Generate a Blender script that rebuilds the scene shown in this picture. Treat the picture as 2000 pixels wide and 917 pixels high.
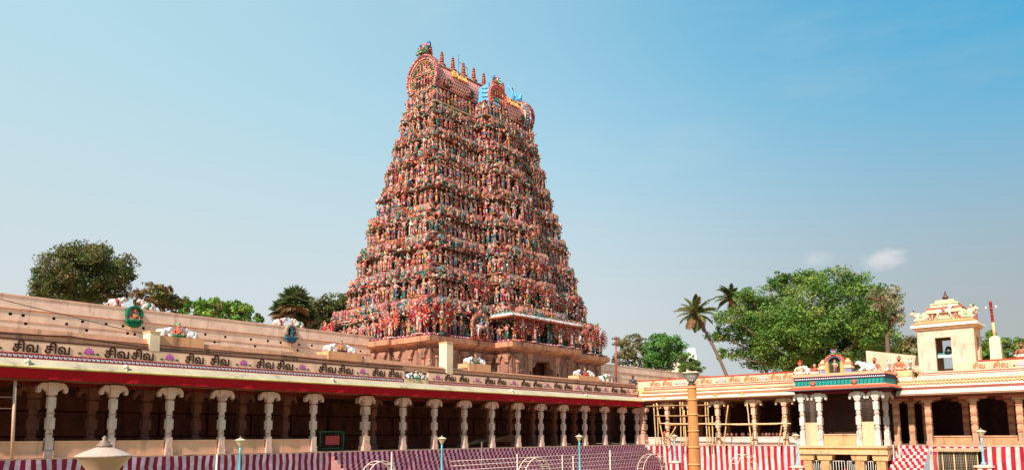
import bpy, math, random
import numpy as np
from math import sin, cos, pi, radians, sqrt, atan2
from mathutils import Vector, Matrix

for _o in list(bpy.data.objects):
    bpy.data.objects.remove(_o)
SC = bpy.context.scene
COL = SC.collection
RNG = random.Random(7)

# ------------------------------------------------------------------ camera
EYE = np.array([0.0, 0.0, 0.85])
YAW, PITCH, ROLL, FPX, CYP = radians(40.94), radians(7.48), radians(-0.387), 1500.0, 654.0
_F = np.array([-sin(YAW) * cos(PITCH), cos(YAW) * cos(PITCH), sin(PITCH)])
_R0 = np.array([cos(YAW), sin(YAW), 0.0])
_U0 = np.cross(_R0, _F)
_R = _R0 * cos(ROLL) + _U0 * sin(ROLL)
_U = -_R0 * sin(ROLL) + _U0 * cos(ROLL)
cam_d = bpy.data.cameras.new('camera')
cam = bpy.data.objects.new('camera', cam_d)
COL.objects.link(cam)
cam_d.sensor_fit = 'HORIZONTAL'
cam_d.sensor_width = 36.0
cam_d.lens = FPX / 2000 * 36
cam_d.shift_y = (CYP - 458.5) / 2000
cam_d.clip_start, cam_d.clip_end = 0.1, 5000
cam.matrix_world = Matrix(((_R[0], _U[0], -_F[0], EYE[0]), (_R[1], _U[1], -_F[1], EYE[1]), (_R[2], _U[2], -_F[2], EYE[2]), (0, 0, 0, 1)))
SC.camera = cam

# ------------------------------------------------------------------ sky, sun, exposure
SUN_H, SUN_EL = np.array([0.20, -1.0]), radians(42)     # the sun stands behind the camera and just grazes the shaded colonnade
SUN_H = SUN_H / np.linalg.norm(SUN_H)
W = bpy.data.worlds.new('World')
SC.world = W
W.use_nodes = True
nt = W.node_tree
for n in list(nt.nodes):
    nt.nodes.remove(n)
def wn(t, **k):
    n = nt.nodes.new(t)
    for a, b in k.items():
        setattr(n, a, b)
    return n
sky = wn('ShaderNodeTexSky', sky_type='NISHITA', sun_disc=False)
sky.sun_elevation = SUN_EL
sky.sun_rotation = atan2(SUN_H[0], SUN_H[1])
sky.air_density, sky.dust_density, sky.ozone_density, sky.altitude = 1.25, 2.2, 2.4, 100
bg = wn('ShaderNodeBackground')
bg.inputs['Strength'].default_value = 0.132
out = wn('ShaderNodeOutputWorld')
tc = wn('ShaderNodeTexCoord')
# hazy air: a pale veil thickens toward the horizon and toward the west; the deep blue stays high in the east
sep = wn('ShaderNodeSeparateXYZ')
nt.links.new(tc.outputs['Generated'], sep.inputs[0])
def wmath(op, a, b=None, clamp=False):
    n = wn('ShaderNodeMath', operation=op, use_clamp=clamp)
    for i, v in enumerate((a, b)):
        if v is None:
            continue
        if isinstance(v, (int, float)):
            n.inputs[i].default_value = v
        else:
            nt.links.new(v, n.inputs[i])
    return n.outputs[0]
def wrange(v, a, b, c, d, mode='SMOOTHSTEP'):
    n = wn('ShaderNodeMapRange', interpolation_type=mode)
    for k, x in zip(('From Min', 'From Max', 'To Min', 'To Max'), (a, b, c, d)):
        n.inputs[k].default_value = x
    nt.links.new(v, n.inputs['Value'])
    return n.outputs[0]
east = wmath('ADD', wmath('MULTIPLY', sep.outputs['X'], 0.755 * .9), wmath('MULTIPLY', sep.outputs['Y'], 0.655 * .9))
east = wmath('ADD', east, .5)
hE = wmath('ADD', wmath('MULTIPLY', wmath('POWER', wrange(east, 0.0, 1.0, 0.0, 1.0, 'LINEAR'), 1.6), .80), .20)
gz = wrange(sep.outputs['Z'], .10, .54, 0.0, 1.0)
nz = wn('ShaderNodeTexNoise')
mp = wn('ShaderNodeMapping')
mp.inputs['Scale'].default_value = (2.2, 2.2, 8.0)
mp.inputs['Location'].default_value = (.35, .1, .2)
nt.links.new(tc.outputs['Generated'], mp.inputs[0])
nt.links.new(mp.outputs[0], nz.inputs['Vector'])
nz.inputs['Scale'].default_value = 1.7
nz.inputs['Detail'].default_value = 7
nz.inputs['Roughness'].default_value = 0.58
wisp = wrange(nz.outputs['Fac'], .5, .78, 0.0, .22)
clear = wmath('MULTIPLY', wmath('MULTIPLY', hE, gz), wmath('SUBTRACT', 1.0, wisp))
# two small fair-weather clouds low in the east
nz2 = wn('ShaderNodeTexNoise')
nz2.inputs['Scale'].default_value = 26.0
nz2.inputs['Detail'].default_value = 6
nt.links.new(tc.outputs['Generated'], nz2.inputs['Vector'])
puff = None
for cpx, cpy, rx, amp in ((1722, 505, .050, .9), (1588, 508, .040, .45), (1748, 494, .024, .8)):
    dv = _F * FPX + _R * (cpx - 1000) - _U * (cpy - CYP)
    dv = dv / np.linalg.norm(dv)
    sb = wn('ShaderNodeVectorMath', operation='SUBTRACT')
    nt.links.new(tc.outputs['Generated'], sb.inputs[0]); sb.inputs[1].default_value = tuple(dv)
    ml = wn('ShaderNodeVectorMath', operation='MULTIPLY')
    nt.links.new(sb.outputs[0], ml.inputs[0]); ml.inputs[1].default_value = (1, 1, 2.3)
    ln = wn('ShaderNodeVectorMath', operation='LENGTH')
    nt.links.new(ml.outputs[0], ln.inputs[0])
    b_ = wmath('ADD', wrange(ln.outputs['Value'], 0.0, rx, 1.0, 0.0, 'LINEAR'), wmath('MULTIPLY', wmath('SUBTRACT', nz2.outputs['Fac'], .55), 1.5))
    b_ = wmath('MULTIPLY', wrange(b_, .25, 1.0, 0.0, 1.0), amp * .6)
    b_ = wmath('MULTIPLY', b_, wrange(ln.outputs['Value'], rx * .5, rx * 1.25, 1.0, 0.0))
    puff = b_ if puff is None else wmath('MAXIMUM', puff, b_)
mix = wn('ShaderNodeMix', data_type='RGBA')
nt.links.new(clear, mix.inputs[0])
vs = wrange(east, .5, 1.05, 1.0, .66)
vcol = wn('ShaderNodeVectorMath', operation='SCALE')
vmix = wn('ShaderNodeMix', data_type='RGBA')
nt.links.new(wrange(sep.outputs['Z'], .12, .45, 0.0, 1.0), vmix.inputs[0])
vmix.inputs[6].default_value = (*[v / .15 for v in (.432, .474, .486)], 1)
vmix.inputs[7].default_value = (*[v / .15 for v in (.375, .510, .545)], 1)
nt.links.new(vmix.outputs[2], vcol.inputs[0])
nt.links.new(vs, vcol.inputs['Scale'])
nt.links.new(vcol.outputs[0], mix.inputs[6])
cmb = wn('ShaderNodeCombineXYZ')
nt.links.new(sep.outputs['X'], cmb.inputs[0]); nt.links.new(sep.outputs['Y'], cmb.inputs[1])
nt.links.new(wmath('ADD', wmath('MULTIPLY', sep.outputs['Z'], .7), .35), cmb.inputs[2])
nrmz = wn('ShaderNodeVectorMath', operation='NORMALIZE')
nt.links.new(cmb.outputs[0], nrmz.inputs[0])
nt.links.new(nrmz.outputs[0], sky.inputs['Vector'])
tint = wn('ShaderNodeMix', data_type='RGBA', blend_type='MULTIPLY')
tint.inputs[0].default_value = 1.0
tint.inputs[7].default_value = (0.06, 1.0, 1.08, 1)
nt.links.new(sky.outputs[0], tint.inputs[6])
nt.links.new(tint.outputs[2], mix.inputs[7])
mixc_ = wn('ShaderNodeMix', data_type='RGBA')
nt.links.new(puff, mixc_.inputs[0])
nt.links.new(mix.outputs[2], mixc_.inputs[6])
mixc_.inputs[7].default_value = (3.9, 3.75, 3.7, 1)
nt.links.new(mixc_.outputs[2], bg.inputs[0])
nt.links.new(bg.outputs[0], out.inputs[0])

sun_d = bpy.data.lights.new('sun', 'SUN')
sun_d.energy = 4.4
sun_d.angle = radians(0.6)
sun_d.color = (1.0, 0.87, 0.76)
sun = bpy.data.objects.new('sun', sun_d)
COL.objects.link(sun)
_sd = Vector((SUN_H[0] * cos(SUN_EL), SUN_H[1] * cos(SUN_EL), sin(SUN_EL)))
sun.rotation_euler = _sd.to_track_quat('Z', 'Y').to_euler()
sun.location = (0, -30, 60)
SC.view_settings.view_transform = 'Standard'
SC.view_settings.look = 'None'
SC.view_settings.exposure = 0.8
SC.view_settings.gamma = 1
SC.cycles.max_bounces = 6
SC.cycles.diffuse_bounces = 4

# ------------------------------------------------------------------ helpers
def ray(px, py):
    d = _F * FPX + _R * (px - 1000) - _U * (py - CYP)
    return d
def onX(px, py, X):
    d = ray(px, py)
    return EYE + d * (X - EYE[0]) / d[0]
def onY(px, py, Y):
    d = ray(px, py)
    return EYE + d * (Y - EYE[1]) / d[1]
def far(px, py, dist):
    d = ray(px, py)
    return EYE + d * dist / sqrt(d[0] ** 2 + d[1] ** 2)

def lin(c):
    return tuple(((v / 255) / 12.92 if v / 255 <= 0.04045 else ((v / 255 + 0.055) / 1.055) ** 2.4) for v in c)
def rgb(r, g, b):
    return lin((r, g, b))
def mixc(a, b, t):
    return tuple(x * (1 - t) + y * t for x, y in zip(a, b))
def jit(c, a, rng=RNG):
    k = 1 + rng.uniform(-a, a)
    return tuple(max(0.0, min(1.0, v * k * (1 + rng.uniform(-a, a) * .4))) for v in c)

class G:
    """collects polygons with a colour each; becomes ONE mesh object"""
    def __init__(s):
        s.V, s.L, s.N, s.C, s.S, s.n, s.k = [], [], [], [], [], 0, 0
    def add(s, verts, faces, col, smooth=False):
        v = np.asarray(verts, float).reshape(-1, 3)
        s.V.append(v)
        l = []
        for f in faces:
            l.extend(f)
        s.L.append(np.array(l, int) + s.n)
        s.N.append(np.array([len(f) for f in faces], int))
        c = np.asarray(col, float)
        s.C.append(np.tile(c[:3], (len(faces), 1)) if c.ndim == 1 else c[:, :3])
        s.S.append(np.full(len(faces), smooth))
        s.n += len(v)
        return s
    def merge(s, o, M=None):
        v, l, n, c, m = o.arr()
        if M is not None:
            M = np.asarray(M, float)
            v = v @ M[:3, :3].T + M[:3, 3]
        s.V.append(v); s.L.append(l + s.n); s.N.append(n); s.C.append(c); s.S.append(m)
        s.n += len(v)
        return s
    def arr(s):
        if len(s.V) != 1:
            s.V, s.L, s.N, s.C, s.S = [[np.concatenate(a)] for a in (s.V, s.L, s.N, s.C, s.S)]
        return s.V[0], s.L[0], s.N[0], s.C[0], s.S[0]
    def quad(s, a, b, c, d, col):
        return s.add([a, b, c, d], [(0, 1, 2, 3)], col)
    def box(s, x0, x1, y0, y1, z0, z1, col, t=0.0, tx=None, ty=None):
        tx = t if tx is None else tx
        ty = t if ty is None else ty
        v = [(x0, y0, z0), (x1, y0, z0), (x1, y1, z0), (x0, y1, z0), (x0 + tx, y0 + ty, z1), (x1 - tx, y0 + ty, z1), (x1 - tx, y1 - ty, z1), (x0 + tx, y1 - ty, z1)]
        return s.add(v, [(3, 2, 1, 0), (4, 5, 6, 7), (0, 1, 5, 4), (1, 2, 6, 5), (2, 3, 7, 6), (3, 0, 4, 7)], col)
    def cbox(s, c, d, col, t=0.0):
        return s.box(c[0] - d[0] / 2, c[0] + d[0] / 2, c[1] - d[1] / 2, c[1] + d[1] / 2, c[2], c[2] + d[2], col, t)
    def lathe(s, prof, n, col, c=(0, 0, 0), smooth=True, sy=1.0, a0=0.0):
        """prof: (r, z) or (r, z, colour of the band above)"""
        v, f, cs = [], [], []
        for p in prof:
            for i in range(n):
                a = 2 * pi * (i + a0) / n
                v.append((c[0] + p[0] * cos(a), c[1] + p[0] * sin(a) * sy, c[2] + p[1]))
        for k in range(len(prof) - 1):
            cc = prof[k][2] if len(prof[k]) > 2 else col
            for i in range(n):
                j = (i + 1) % n
                f.append((k * n + i, k * n + j, (k + 1) * n + j, (k + 1) * n + i)); cs.append(cc)
        f.append(tuple(range(n - 1, -1, -1))); cs.append(prof[0][2] if len(prof[0]) > 2 else col)
        f.append(tuple((len(prof) - 1) * n + i for i in range(n))); cs.append(cs[-2])
        return s.add(v, f, np.array(cs), smooth)
    def tube(s, pts, rad, n, col, smooth=True, flat=1.0):
        P = [np.asarray(p, float) for p in pts]
        if not hasattr(rad, '__len__'):
            rad = [rad] * len(P)
        v, f = [], []
        ref = None
        for i, p in enumerate(P):
            t = (P[min(i + 1, len(P) - 1)] - P[max(i - 1, 0)])
            t = t / (np.linalg.norm(t) + 1e-9)
            if ref is None:
                ref = np.array([0, 0, 1.0]) if abs(t[2]) < 0.9 else np.array([0, 1.0, 0])
            a = np.cross(t, ref); a /= np.linalg.norm(a) + 1e-9
            b = np.cross(a, t)
            ref = b
            for k in range(n):
                th = 2 * pi * k / n
                v.append(p + rad[i] * (a * cos(th) + b * sin(th) * flat))
        for i in range(len(P) - 1):
            for k in range(n):
                j = (k + 1) % n
                f.append((i * n + k, i * n + j, (i + 1) * n + j, (i + 1) * n + k))
        f.append(tuple(range(n - 1, -1, -1)))
        f.append(tuple((len(P) - 1) * n + k for k in range(n)))
        return s.add(v, f, col, smooth)
    def prism(s, pts, fn, d0, d1, col, side=None):
        """outline pts (u, v) -> fn(u, v, d); extruded from d0 to d1"""
        n = len(pts)
        v = [fn(u, w, d0) for u, w in pts] + [fn(u, w, d1) for u, w in pts]
        f = [tuple(range(n - 1, -1, -1)), tuple(n + i for i in range(n))]
        cs = [col, col]
        for i in range(n):
            j = (i + 1) % n
            f.append((i, j, n + j, n + i)); cs.append(side or col)
        return s.add(v, f, np.array(cs))
    def blob(s, c, r, col, n=8, m=5, rot=None):
        v, f = [], []
        for k in range(m + 1):
            ph = -pi / 2 + pi * k / m
            for i in range(n):
                a = 2 * pi * i / n
                v.append((r[0] * cos(ph) * cos(a), r[1] * cos(ph) * sin(a), r[2] * sin(ph)))
        v = np.array(v)
        if rot is not None:
            v = v @ np.array(Matrix.Rotation(rot[0], 3, rot[1])).T
        for k in range(m):
            for i in range(n):
                j = (i + 1) % n
                f.append((k * n + i, k * n + j, (k + 1) * n + j, (k + 1) * n + i))
        return s.add(v + np.array(c), f, col, True)

ORG = {}
def build(name, g, mat, parent=None, loc=None, local=False):
    """one mesh object; world coordinates unless local"""
    v, l, n, c, sm = g.arr()
    org = np.zeros(3)
    if not local:
        org = ORG[parent.name] if parent is not None else np.array(loc if loc is not None else (0, 0, 0), float)
    me = bpy.data.meshes.new(name)
    me.vertices.add(len(v)); me.vertices.foreach_set('co', (v - org).astype(np.float32).ravel())
    me.loops.add(len(l)); me.loops.foreach_set('vertex_index', l.astype(np.int32))
    me.polygons.add(len(n))
    st = np.concatenate([[0], np.cumsum(n)[:-1]]).astype(np.int32)
    me.polygons.foreach_set('loop_start', st)
    me.polygons.foreach_set('loop_total', n.astype(np.int32))
    me.polygons.foreach_set('use_smooth', sm.astype(bool))
    at = me.attributes.new('Col', 'FLOAT_COLOR', 'CORNER')
    cc = np.ones((len(l), 4), np.float32)
    cc[:, :3] = np.repeat(c, n, axis=0)
    at.data.foreach_set('color', cc.ravel())
    me.update(calc_edges=True)
    me.materials.append(MAT[mat] if isinstance(mat, str) else mat)
    return link(name, me, parent, loc, org)
def link(name, me, parent=None, loc=None, org=None):
    o = bpy.data.objects.new(name, me)
    COL.objects.link(o)
    if parent is not None:
        o.parent = parent
    if loc is not None:
        o.location = loc
    ORG[o.name] = np.zeros(3) if org is None else np.array(org, float)
    return o
def empty(name, loc, label, cat, group=None, rz=0.0, scale=1.0):
    o = bpy.data.objects.new(name, None)
    COL.objects.link(o)
    o.empty_display_size = 0.2
    o.location = loc
    o.rotation_euler = (0, 0, rz)
    o.scale = (scale,) * 3
    ORG[o.name] = np.array(loc, float)
    return tag(o, label, cat, group)
def tag(o, label=None, cat=None, group=None, kind=None):
    for k, v in (('label', label), ('category', cat), ('group', group), ('kind', kind)):
        if v:
            o[k] = v
    return o
def copy_tree(src, loc, rz=0.0, label=None, group=None, scale=None):
    def cp(o, par):
        c = o.copy()
        COL.objects.link(c)
        if par is not None:
            c.parent = par
        for ch in o.children:
            cp(ch, c)
        return c
    r = cp(src, None)
    r.location = loc
    r.rotation_euler = (0, 0, rz)
    if scale:
        r.scale = (scale,) * 3
    if label:
        r['label'] = label
    if group:
        r['group'] = group
    return r

# ------------------------------------------------------------------ materials
MAT = {}
def paint(name, rough=0.8, var=0.16, scale=3.0, bump=0.25, bscale=14.0, stain=0.0, stain_col=(0.05, 0.035, 0.025), streak=0.22, spec=0.25, metal=0.0, trans=0.0, glass=0.0, sat=1.0, stain_scale=1.1, thresh=0.55):
    m = bpy.data.materials.new(name)
    m.use_nodes = True
    t = m.node_tree
    b = t.nodes['Principled BSDF']
    N = t.nodes.new
    at = N('ShaderNodeAttribute'); at.attribute_name = 'Col'
    geo = N('ShaderNodeNewGeometry')
    no = N('ShaderNodeTexNoise'); no.inputs['Scale'].default_value = scale; no.inputs['Detail'].default_value = 6; no.inputs['Roughness'].default_value = .65
    t.links.new(geo.outputs['Position'], no.inputs['Vector'])
    mr = N('ShaderNodeMapRange'); mr.inputs['From Min'].default_value = .3; mr.inputs['From Max'].default_value = .7
    mr.inputs['To Min'].default_value = 1 - var; mr.inputs['To Max'].default_value = 1 + var * .6
    t.links.new(no.outputs['Fac'], mr.inputs['Value'])
    mu = N('ShaderNodeVectorMath'); mu.operation = 'SCALE'
    t.links.new(at.outputs['Color'], mu.inputs[0]); t.links.new(mr.outputs[0], mu.inputs['Scale'])
    colr = mu.outputs[0]
    if stain > 0:
        mp = N('ShaderNodeMapping'); mp.inputs['Scale'].default_value = (1, 1, streak)
        t.links.new(geo.outputs['Position'], mp.inputs[0])
        n2 = N('ShaderNodeTexNoise'); n2.inputs['Scale'].default_value = stain_scale; n2.inputs['Detail'].default_value = 8; n2.inputs['Roughness'].default_value = .72
        t.links.new(mp.outputs[0], n2.inputs['Vector'])
        r2 = N('ShaderNodeMapRange'); r2.inputs['From Min'].default_value = thresh; r2.inputs['From Max'].default_value = thresh + .16
        r2.inputs['To Max'].default_value = stain
        t.links.new(n2.outputs['Fac'], r2.inputs['Value'])
        mx = N('ShaderNodeMix'); mx.data_type = 'RGBA'
        mx.inputs[7].default_value = (*stain_col, 1)
        t.links.new(r2.outputs[0], mx.inputs[0]); t.links.new(colr, mx.inputs[6])
        colr = mx.outputs[2]
    t.links.new(colr, b.inputs['Base Color'])
    b.inputs['Roughness'].default_value = rough
    b.inputs['Specular IOR Level'].default_value = spec
    b.inputs['Metallic'].default_value = metal
    if trans:
        b.inputs['Transmission Weight'].default_value = trans
    if bump > 0:
        n3 = N('ShaderNodeTexNoise'); n3.inputs['Scale'].default_value = bscale; n3.inputs['Detail'].default_value = 5
        t.links.new(geo.outputs['Position'], n3.inputs['Vector'])
        bp = N('ShaderNodeBump'); bp.inputs['Strength'].default_value = bump; bp.inputs['Distance'].default_value = 0.04
        t.links.new(n3.outputs['Fac'], bp.inputs['Height']); t.links.new(bp.outputs[0], b.inputs['Normal'])
    MAT[name] = m
    return m
paint('stucco', var=.22, scale=2.2, bump=.3, bscale=9)
paint('wash', var=.2, scale=.8, stain=.6, stain_col=(.13, .075, .055), stain_scale=1.3, streak=.14, thresh=.55)
paint('stained', var=.2, scale=1.6, stain=.7, stain_col=(.035, .022, .018), stain_scale=1.7, streak=.16, thresh=.53)
paint('stone', var=.35, scale=1.3, stain=.85, streak=.2, stain_col=(.03, .02, .017), bump=.6, bscale=6, thresh=.5)
paint('pillar', var=.16, scale=3.2, stain=.65, stain_col=(.11, .06, .05), stain_scale=2.6, streak=.5, bump=.5, bscale=12, thresh=.53)
paint('peel', var=.22, scale=1.2, stain=.75, stain_col=(.10, .06, .045), stain_scale=2.4, streak=.45, bump=.35, thresh=.54)
paint('plain', var=.10, scale=4, bump=.1)
paint('steps', var=.34, scale=2.6, stain=.6, stain_col=(.09, .055, .05), stain_scale=1.8, streak=.6, bump=.35, thresh=.53)
paint('cloth', rough=.9, var=.14, scale=1.1, bump=.35, bscale=3)
paint('metal', rough=.45, var=.12, scale=8, bump=.05, spec=.5, metal=.0)
paint('earth', var=.3, scale=.25, bump=.6, bscale=2)
paint('wood', var=.3, scale=7, bump=.3)
paint('glaze', rough=.25, var=.05, bump=0, spec=.5)

def leafmat(name):
    m = bpy.data.materials.new(name)
    m.use_nodes = True
    t = m.node_tree
    N = t.nodes.new
    b = t.nodes['Principled BSDF']
    at = N('ShaderNodeAttribute'); at.attribute_name = 'Col'
    geo = N('ShaderNodeNewGeometry')
    no = N('ShaderNodeTexNoise'); no.inputs['Scale'].default_value = .7; no.inputs['Detail'].default_value = 4
    t.links.new(geo.outputs['Position'], no.inputs['Vector'])
    mr = N('ShaderNodeMapRange'); mr.inputs['From Min'].default_value = .3; mr.inputs['From Max'].default_value = .7
    mr.inputs['To Min'].default_value = .75; mr.inputs['To Max'].default_value = 1.2
    t.links.new(no.outputs['Fac'], mr.inputs['Value'])
    mu = N('ShaderNodeVectorMath'); mu.operation = 'SCALE'
    t.links.new(at.outputs['Color'], mu.inputs[0]); t.links.new(mr.outputs[0], mu.inputs['Scale'])
    t.links.new(mu.outputs[0], b.inputs['Base Color'])
    b.inputs['Roughness'].default_value = .6
    b.inputs['Specular IOR Level'].default_value = .25
    tr = N('ShaderNodeBsdfTranslucent')
    t.links.new(mu.outputs[0], tr.inputs['Color'])
    ms = N('ShaderNodeMixShader'); ms.inputs[0].default_value = .3
    o = t.nodes['Material Output']
    t.links.new(b.outputs[0], ms.inputs[1]); t.links.new(tr.outputs[0], ms.inputs[2]); t.links.new(ms.outputs[0], o.inputs[0])
    MAT[name] = m
leafmat('leaf')
def painted_relief():
    """stucco sculpture: base colour per piece plus small hand-painted patches (sashes, jewels, garlands) in the temple palette"""
    m = paint('relief', var=.42, scale=1.6, bump=.5, bscale=11, stain=.62, stain_col=(.05, .03, .028), stain_scale=2.0, streak=.4, thresh=.55)
    t = m.node_tree
    N = t.nodes.new
    b = t.nodes['Principled BSDF']
    src = b.inputs['Base Color'].links[0].from_socket
    geo = N('ShaderNodeNewGeometry')
    vo = N('ShaderNodeTexVoronoi'); vo.inputs['Scale'].default_value = 4.2
    t.links.new(geo.outputs['Position'], vo.inputs['Vector'])
    sp = N('ShaderNodeSeparateColor')
    t.links.new(vo.outputs['Color'], sp.inputs[0])
    cr = N('ShaderNodeValToRGB')
    cr.color_ramp.interpolation = 'CONSTANT'
    pal = [rgb(60, 130, 112), rgb(206, 160, 142), rgb(40, 92, 66), rgb(140, 30, 40), rgb(84, 130, 150), rgb(220, 200, 184), rgb(56, 26, 26), rgb(206, 140, 120), rgb(200, 140, 70)]
    els = cr.color_ramp.elements
    while len(els) < len(pal):
        els.new(.5)
    for i, c in enumerate(pal):
        els[i].position = i / len(pal); els[i].color = (*c, 1)
    t.links.new(sp.outputs[0], cr.inputs[0])
    gt = N('ShaderNodeMath'); gt.operation = 'GREATER_THAN'; gt.inputs[1].default_value = .58
    t.links.new(sp.outputs[1], gt.inputs[0])
    fm = N('ShaderNodeMath'); fm.operation = 'MULTIPLY'; fm.inputs[1].default_value = .8
    t.links.new(gt.outputs[0], fm.inputs[0])
    mx = N('ShaderNodeMix'); mx.data_type = 'RGBA'
    t.links.new(fm.outputs[0], mx.inputs[0]); t.links.new(src, mx.inputs[6]); t.links.new(cr.outputs[0], mx.inputs[7])
    sc = N('ShaderNodeVectorMath'); sc.operation = 'MULTIPLY'; sc.inputs[1].default_value = (.84, .76, .78)     # evenly darker, slightly redder paint over all the sculpture
    t.links.new(mx.outputs[2], sc.inputs[0])
    t.links.new(sc.outputs[0], b.inputs['Base Color'])

painted_relief()
# palette (real surface colours)
CREAM = rgb(228, 196, 150)
PALE = rgb(232, 214, 186)
PEACH = rgb(226, 170, 130)
PINKW = rgb(226, 180, 152)
ORANGE = rgb(205, 120, 60)
RED = rgb(176, 30, 34)
MAROON = rgb(96, 22, 26)
TEAL = rgb(40, 132, 120)
GREEN = rgb(40, 120, 60)
WHITE = rgb(226, 220, 212)
BROWN = rgb(84, 44, 34)
DARK = rgb(24, 16, 15)
STONE = rgb(166, 120, 98)
SKYB = rgb(90, 160, 200)
SIVA_V = np.array([[1337,-11],[1289,-28],[1234,-34],[1177,-27],[1125,-4],[1081,34],[1047,88],[1027,157],[1020,243],[1031,347],[1065,433],[1119,501],[1187,550],[1265,579],[1349,588],[1424,582],[1488,564],[1542,535],[1585,496],[1618,450],[1640,397],[1654,340],[1658,280],[1654,217],[1643,161],[1627,110],[1621,94],[1833,94],[1833,576],[1963,576],[1963,-22],[1479,-22],[1474,68],[1497,111],[1512,155],[1522,208],[1526,269],[1520,330],[1503,380],[1477,419],[1441,447],[1398,464],[1345,470],[1286,462],[1237,440],[1198,405],[1168,358],[1149,302],[1143,237],[1147,180],[1157,138],[1173,110],[1191,92],[1213,82],[1238,78],[1257,80],[1272,87],[1284,97],[1294,111],[1301,130],[1303,154],[1297,192],[1283,216],[1261,231],[1232,236],[1199,231],[1168,218],[1138,196],[1080,141],[1054,255],[1098,297],[1143,325],[1193,344],[1247,350],[1319,338],[1378,300],[1417,240],[1429,166],[1423,109],[1406,60],[1377,19],[553,852],[598,862],[644,865],[700,860],[751,846],[797,822],[837,789],[861,760],[881,725],[897,682],[909,630],[917,566],[919,489],[919,-22],[789,-22],[789,471],[787,535],[783,587],[775,628],[765,660],[754,684],[740,704],[721,723],[698,736],[672,743],[642,746],[607,742],[580,732],[558,716],[543,695],[533,669],[530,637],[532,611],[537,582],[547,553],[576,493],[435,493],[418,538],[408,570],[402,603],[400,636],[405,691],[420,738],[444,778],[475,810],[512,834],[380,-17],[324,-30],[261,-34],[200,-29],[145,-14],[97,13],[59,50],[35,97],[27,152],[35,209],[60,259],[102,299],[161,327],[237,344],[331,350],[705,350],[705,236],[325,236],[279,235],[242,230],[213,223],[189,213],[174,202],[165,190],[159,174],[157,154],[165,124],[186,102],[221,87],[269,82],[306,85],[335,94],[357,108],[374,131],[385,165],[389,214],[389,460],[261,460],[261,284],[138,259],[138,576],[705,576],[705,460],[518,460],[518,225],[515,164],[506,115],[490,76],[469,43],[429,6]]) / 1000.0
SIVA_F = [[13,15,14],[13,16,15],[12,16,13],[27,29,28],[27,30,29],[12,17,16],[11,17,12],[11,18,17],[10,43,11],[43,42,11],[42,18,11],[42,19,18],[41,19,42],[40,19,41],[10,44,43],[40,20,19],[39,20,40],[10,45,44],[9,45,10],[38,20,39],[9,46,45],[38,21,20],[37,21,38],[9,71,46],[71,47,46],[72,74,73],[8,70,9],[70,71,9],[71,74,72],[37,22,21],[71,75,74],[36,22,37],[47,75,71],[48,75,47],[48,76,75],[8,69,70],[36,23,22],[35,23,36],[8,68,69],[7,68,8],[48,64,76],[64,63,76],[63,77,76],[49,66,48],[66,65,48],[65,64,48],[62,77,63],[67,49,66],[35,24,23],[61,77,62],[34,24,35],[68,49,67],[60,77,61],[68,50,49],[60,78,77],[34,25,24],[6,68,7],[33,25,34],[59,78,60],[6,50,68],[6,51,50],[58,78,59],[32,25,33],[57,78,58],[32,26,25],[6,52,51],[57,79,78],[56,79,57],[32,27,26],[32,30,27],[6,53,52],[5,53,6],[55,79,56],[5,54,53],[54,79,55],[5,79,54],[31,30,32],[5,80,79],[4,80,5],[4,0,80],[3,0,4],[3,1,0],[2,1,3],[82,84,83],[81,84,82],[81,85,84],[126,85,81],[126,86,85],[125,86,126],[125,87,86],[124,87,125],[124,88,87],[123,88,124],[123,106,88],[106,89,88],[123,107,106],[105,89,106],[104,89,105],[123,108,107],[122,108,123],[103,89,104],[122,109,108],[103,90,89],[102,90,103],[122,110,109],[101,90,102],[122,111,110],[121,111,122],[100,90,101],[100,91,90],[121,112,111],[99,91,100],[121,113,112],[120,113,121],[99,92,91],[98,92,99],[120,114,113],[119,114,120],[97,92,98],[119,115,114],[118,115,119],[97,93,92],[118,116,115],[117,116,118],[96,93,97],[96,94,93],[95,94,96],[166,139,167],[139,164,167],[164,168,167],[164,169,168],[139,140,164],[140,165,164],[163,169,164],[162,170,163],[170,169,163],[162,171,170],[140,142,141],[140,143,142],[165,143,140],[138,166,139],[137,166,138],[166,143,165],[137,143,166],[136,145,137],[145,144,137],[144,143,137],[136,146,145],[136,147,146],[162,172,171],[136,148,147],[161,172,162],[136,149,148],[135,149,136],[135,150,149],[135,151,150],[135,152,151],[160,172,161],[160,173,172],[135,153,152],[134,153,135],[159,173,160],[134,154,153],[159,174,173],[158,174,159],[134,155,154],[133,155,134],[157,174,158],[133,156,155],[156,174,157],[133,174,156],[133,175,174],[132,175,133],[132,176,175],[131,176,132],[131,127,176],[130,127,131],[130,128,127],[129,128,130]]
# ------------------------------------------------------------------ ground and tank
HX0, HX1, HY0, HY1 = -37.3, -2.0, -5.0, 61.4
g = G()
BIG = 2500
EARTH = rgb(200, 166, 130)
for a, b, c, d in ((-BIG, HX0, -BIG, BIG), (HX1, BIG, -BIG, BIG), (HX0, HX1, -BIG, HY0), (HX0, HX1, HY1, BIG)):
    g.add([(a, c, 0), (b, c, 0), (b, d, 0), (a, d, 0)], [(0, 1, 2, 3)], EARTH)
tag(build('ground', g, 'earth'), kind='structure')
TANK_Z = -3.3
g = G()
g.add([(HX0, HY0, TANK_Z), (HX1, HY0, TANK_Z), (HX1, HY1, TANK_Z), (HX0, HY1, TANK_Z)], [(0, 1, 2, 3)], rgb(150, 138, 92))
for a, b in (((HX1, HY0), (HX1, HY1)), ((HX0, HY0), (HX1, HY0))):
    g.add([(a[0], a[1], TANK_Z), (b[0], b[1], TANK_Z), (b[0], b[1], 0), (a[0], a[1], 0)], [(0, 1, 2, 3)], PINKW)
tag(build('tank_floor', g, 'earth'), kind='structure')

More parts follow.
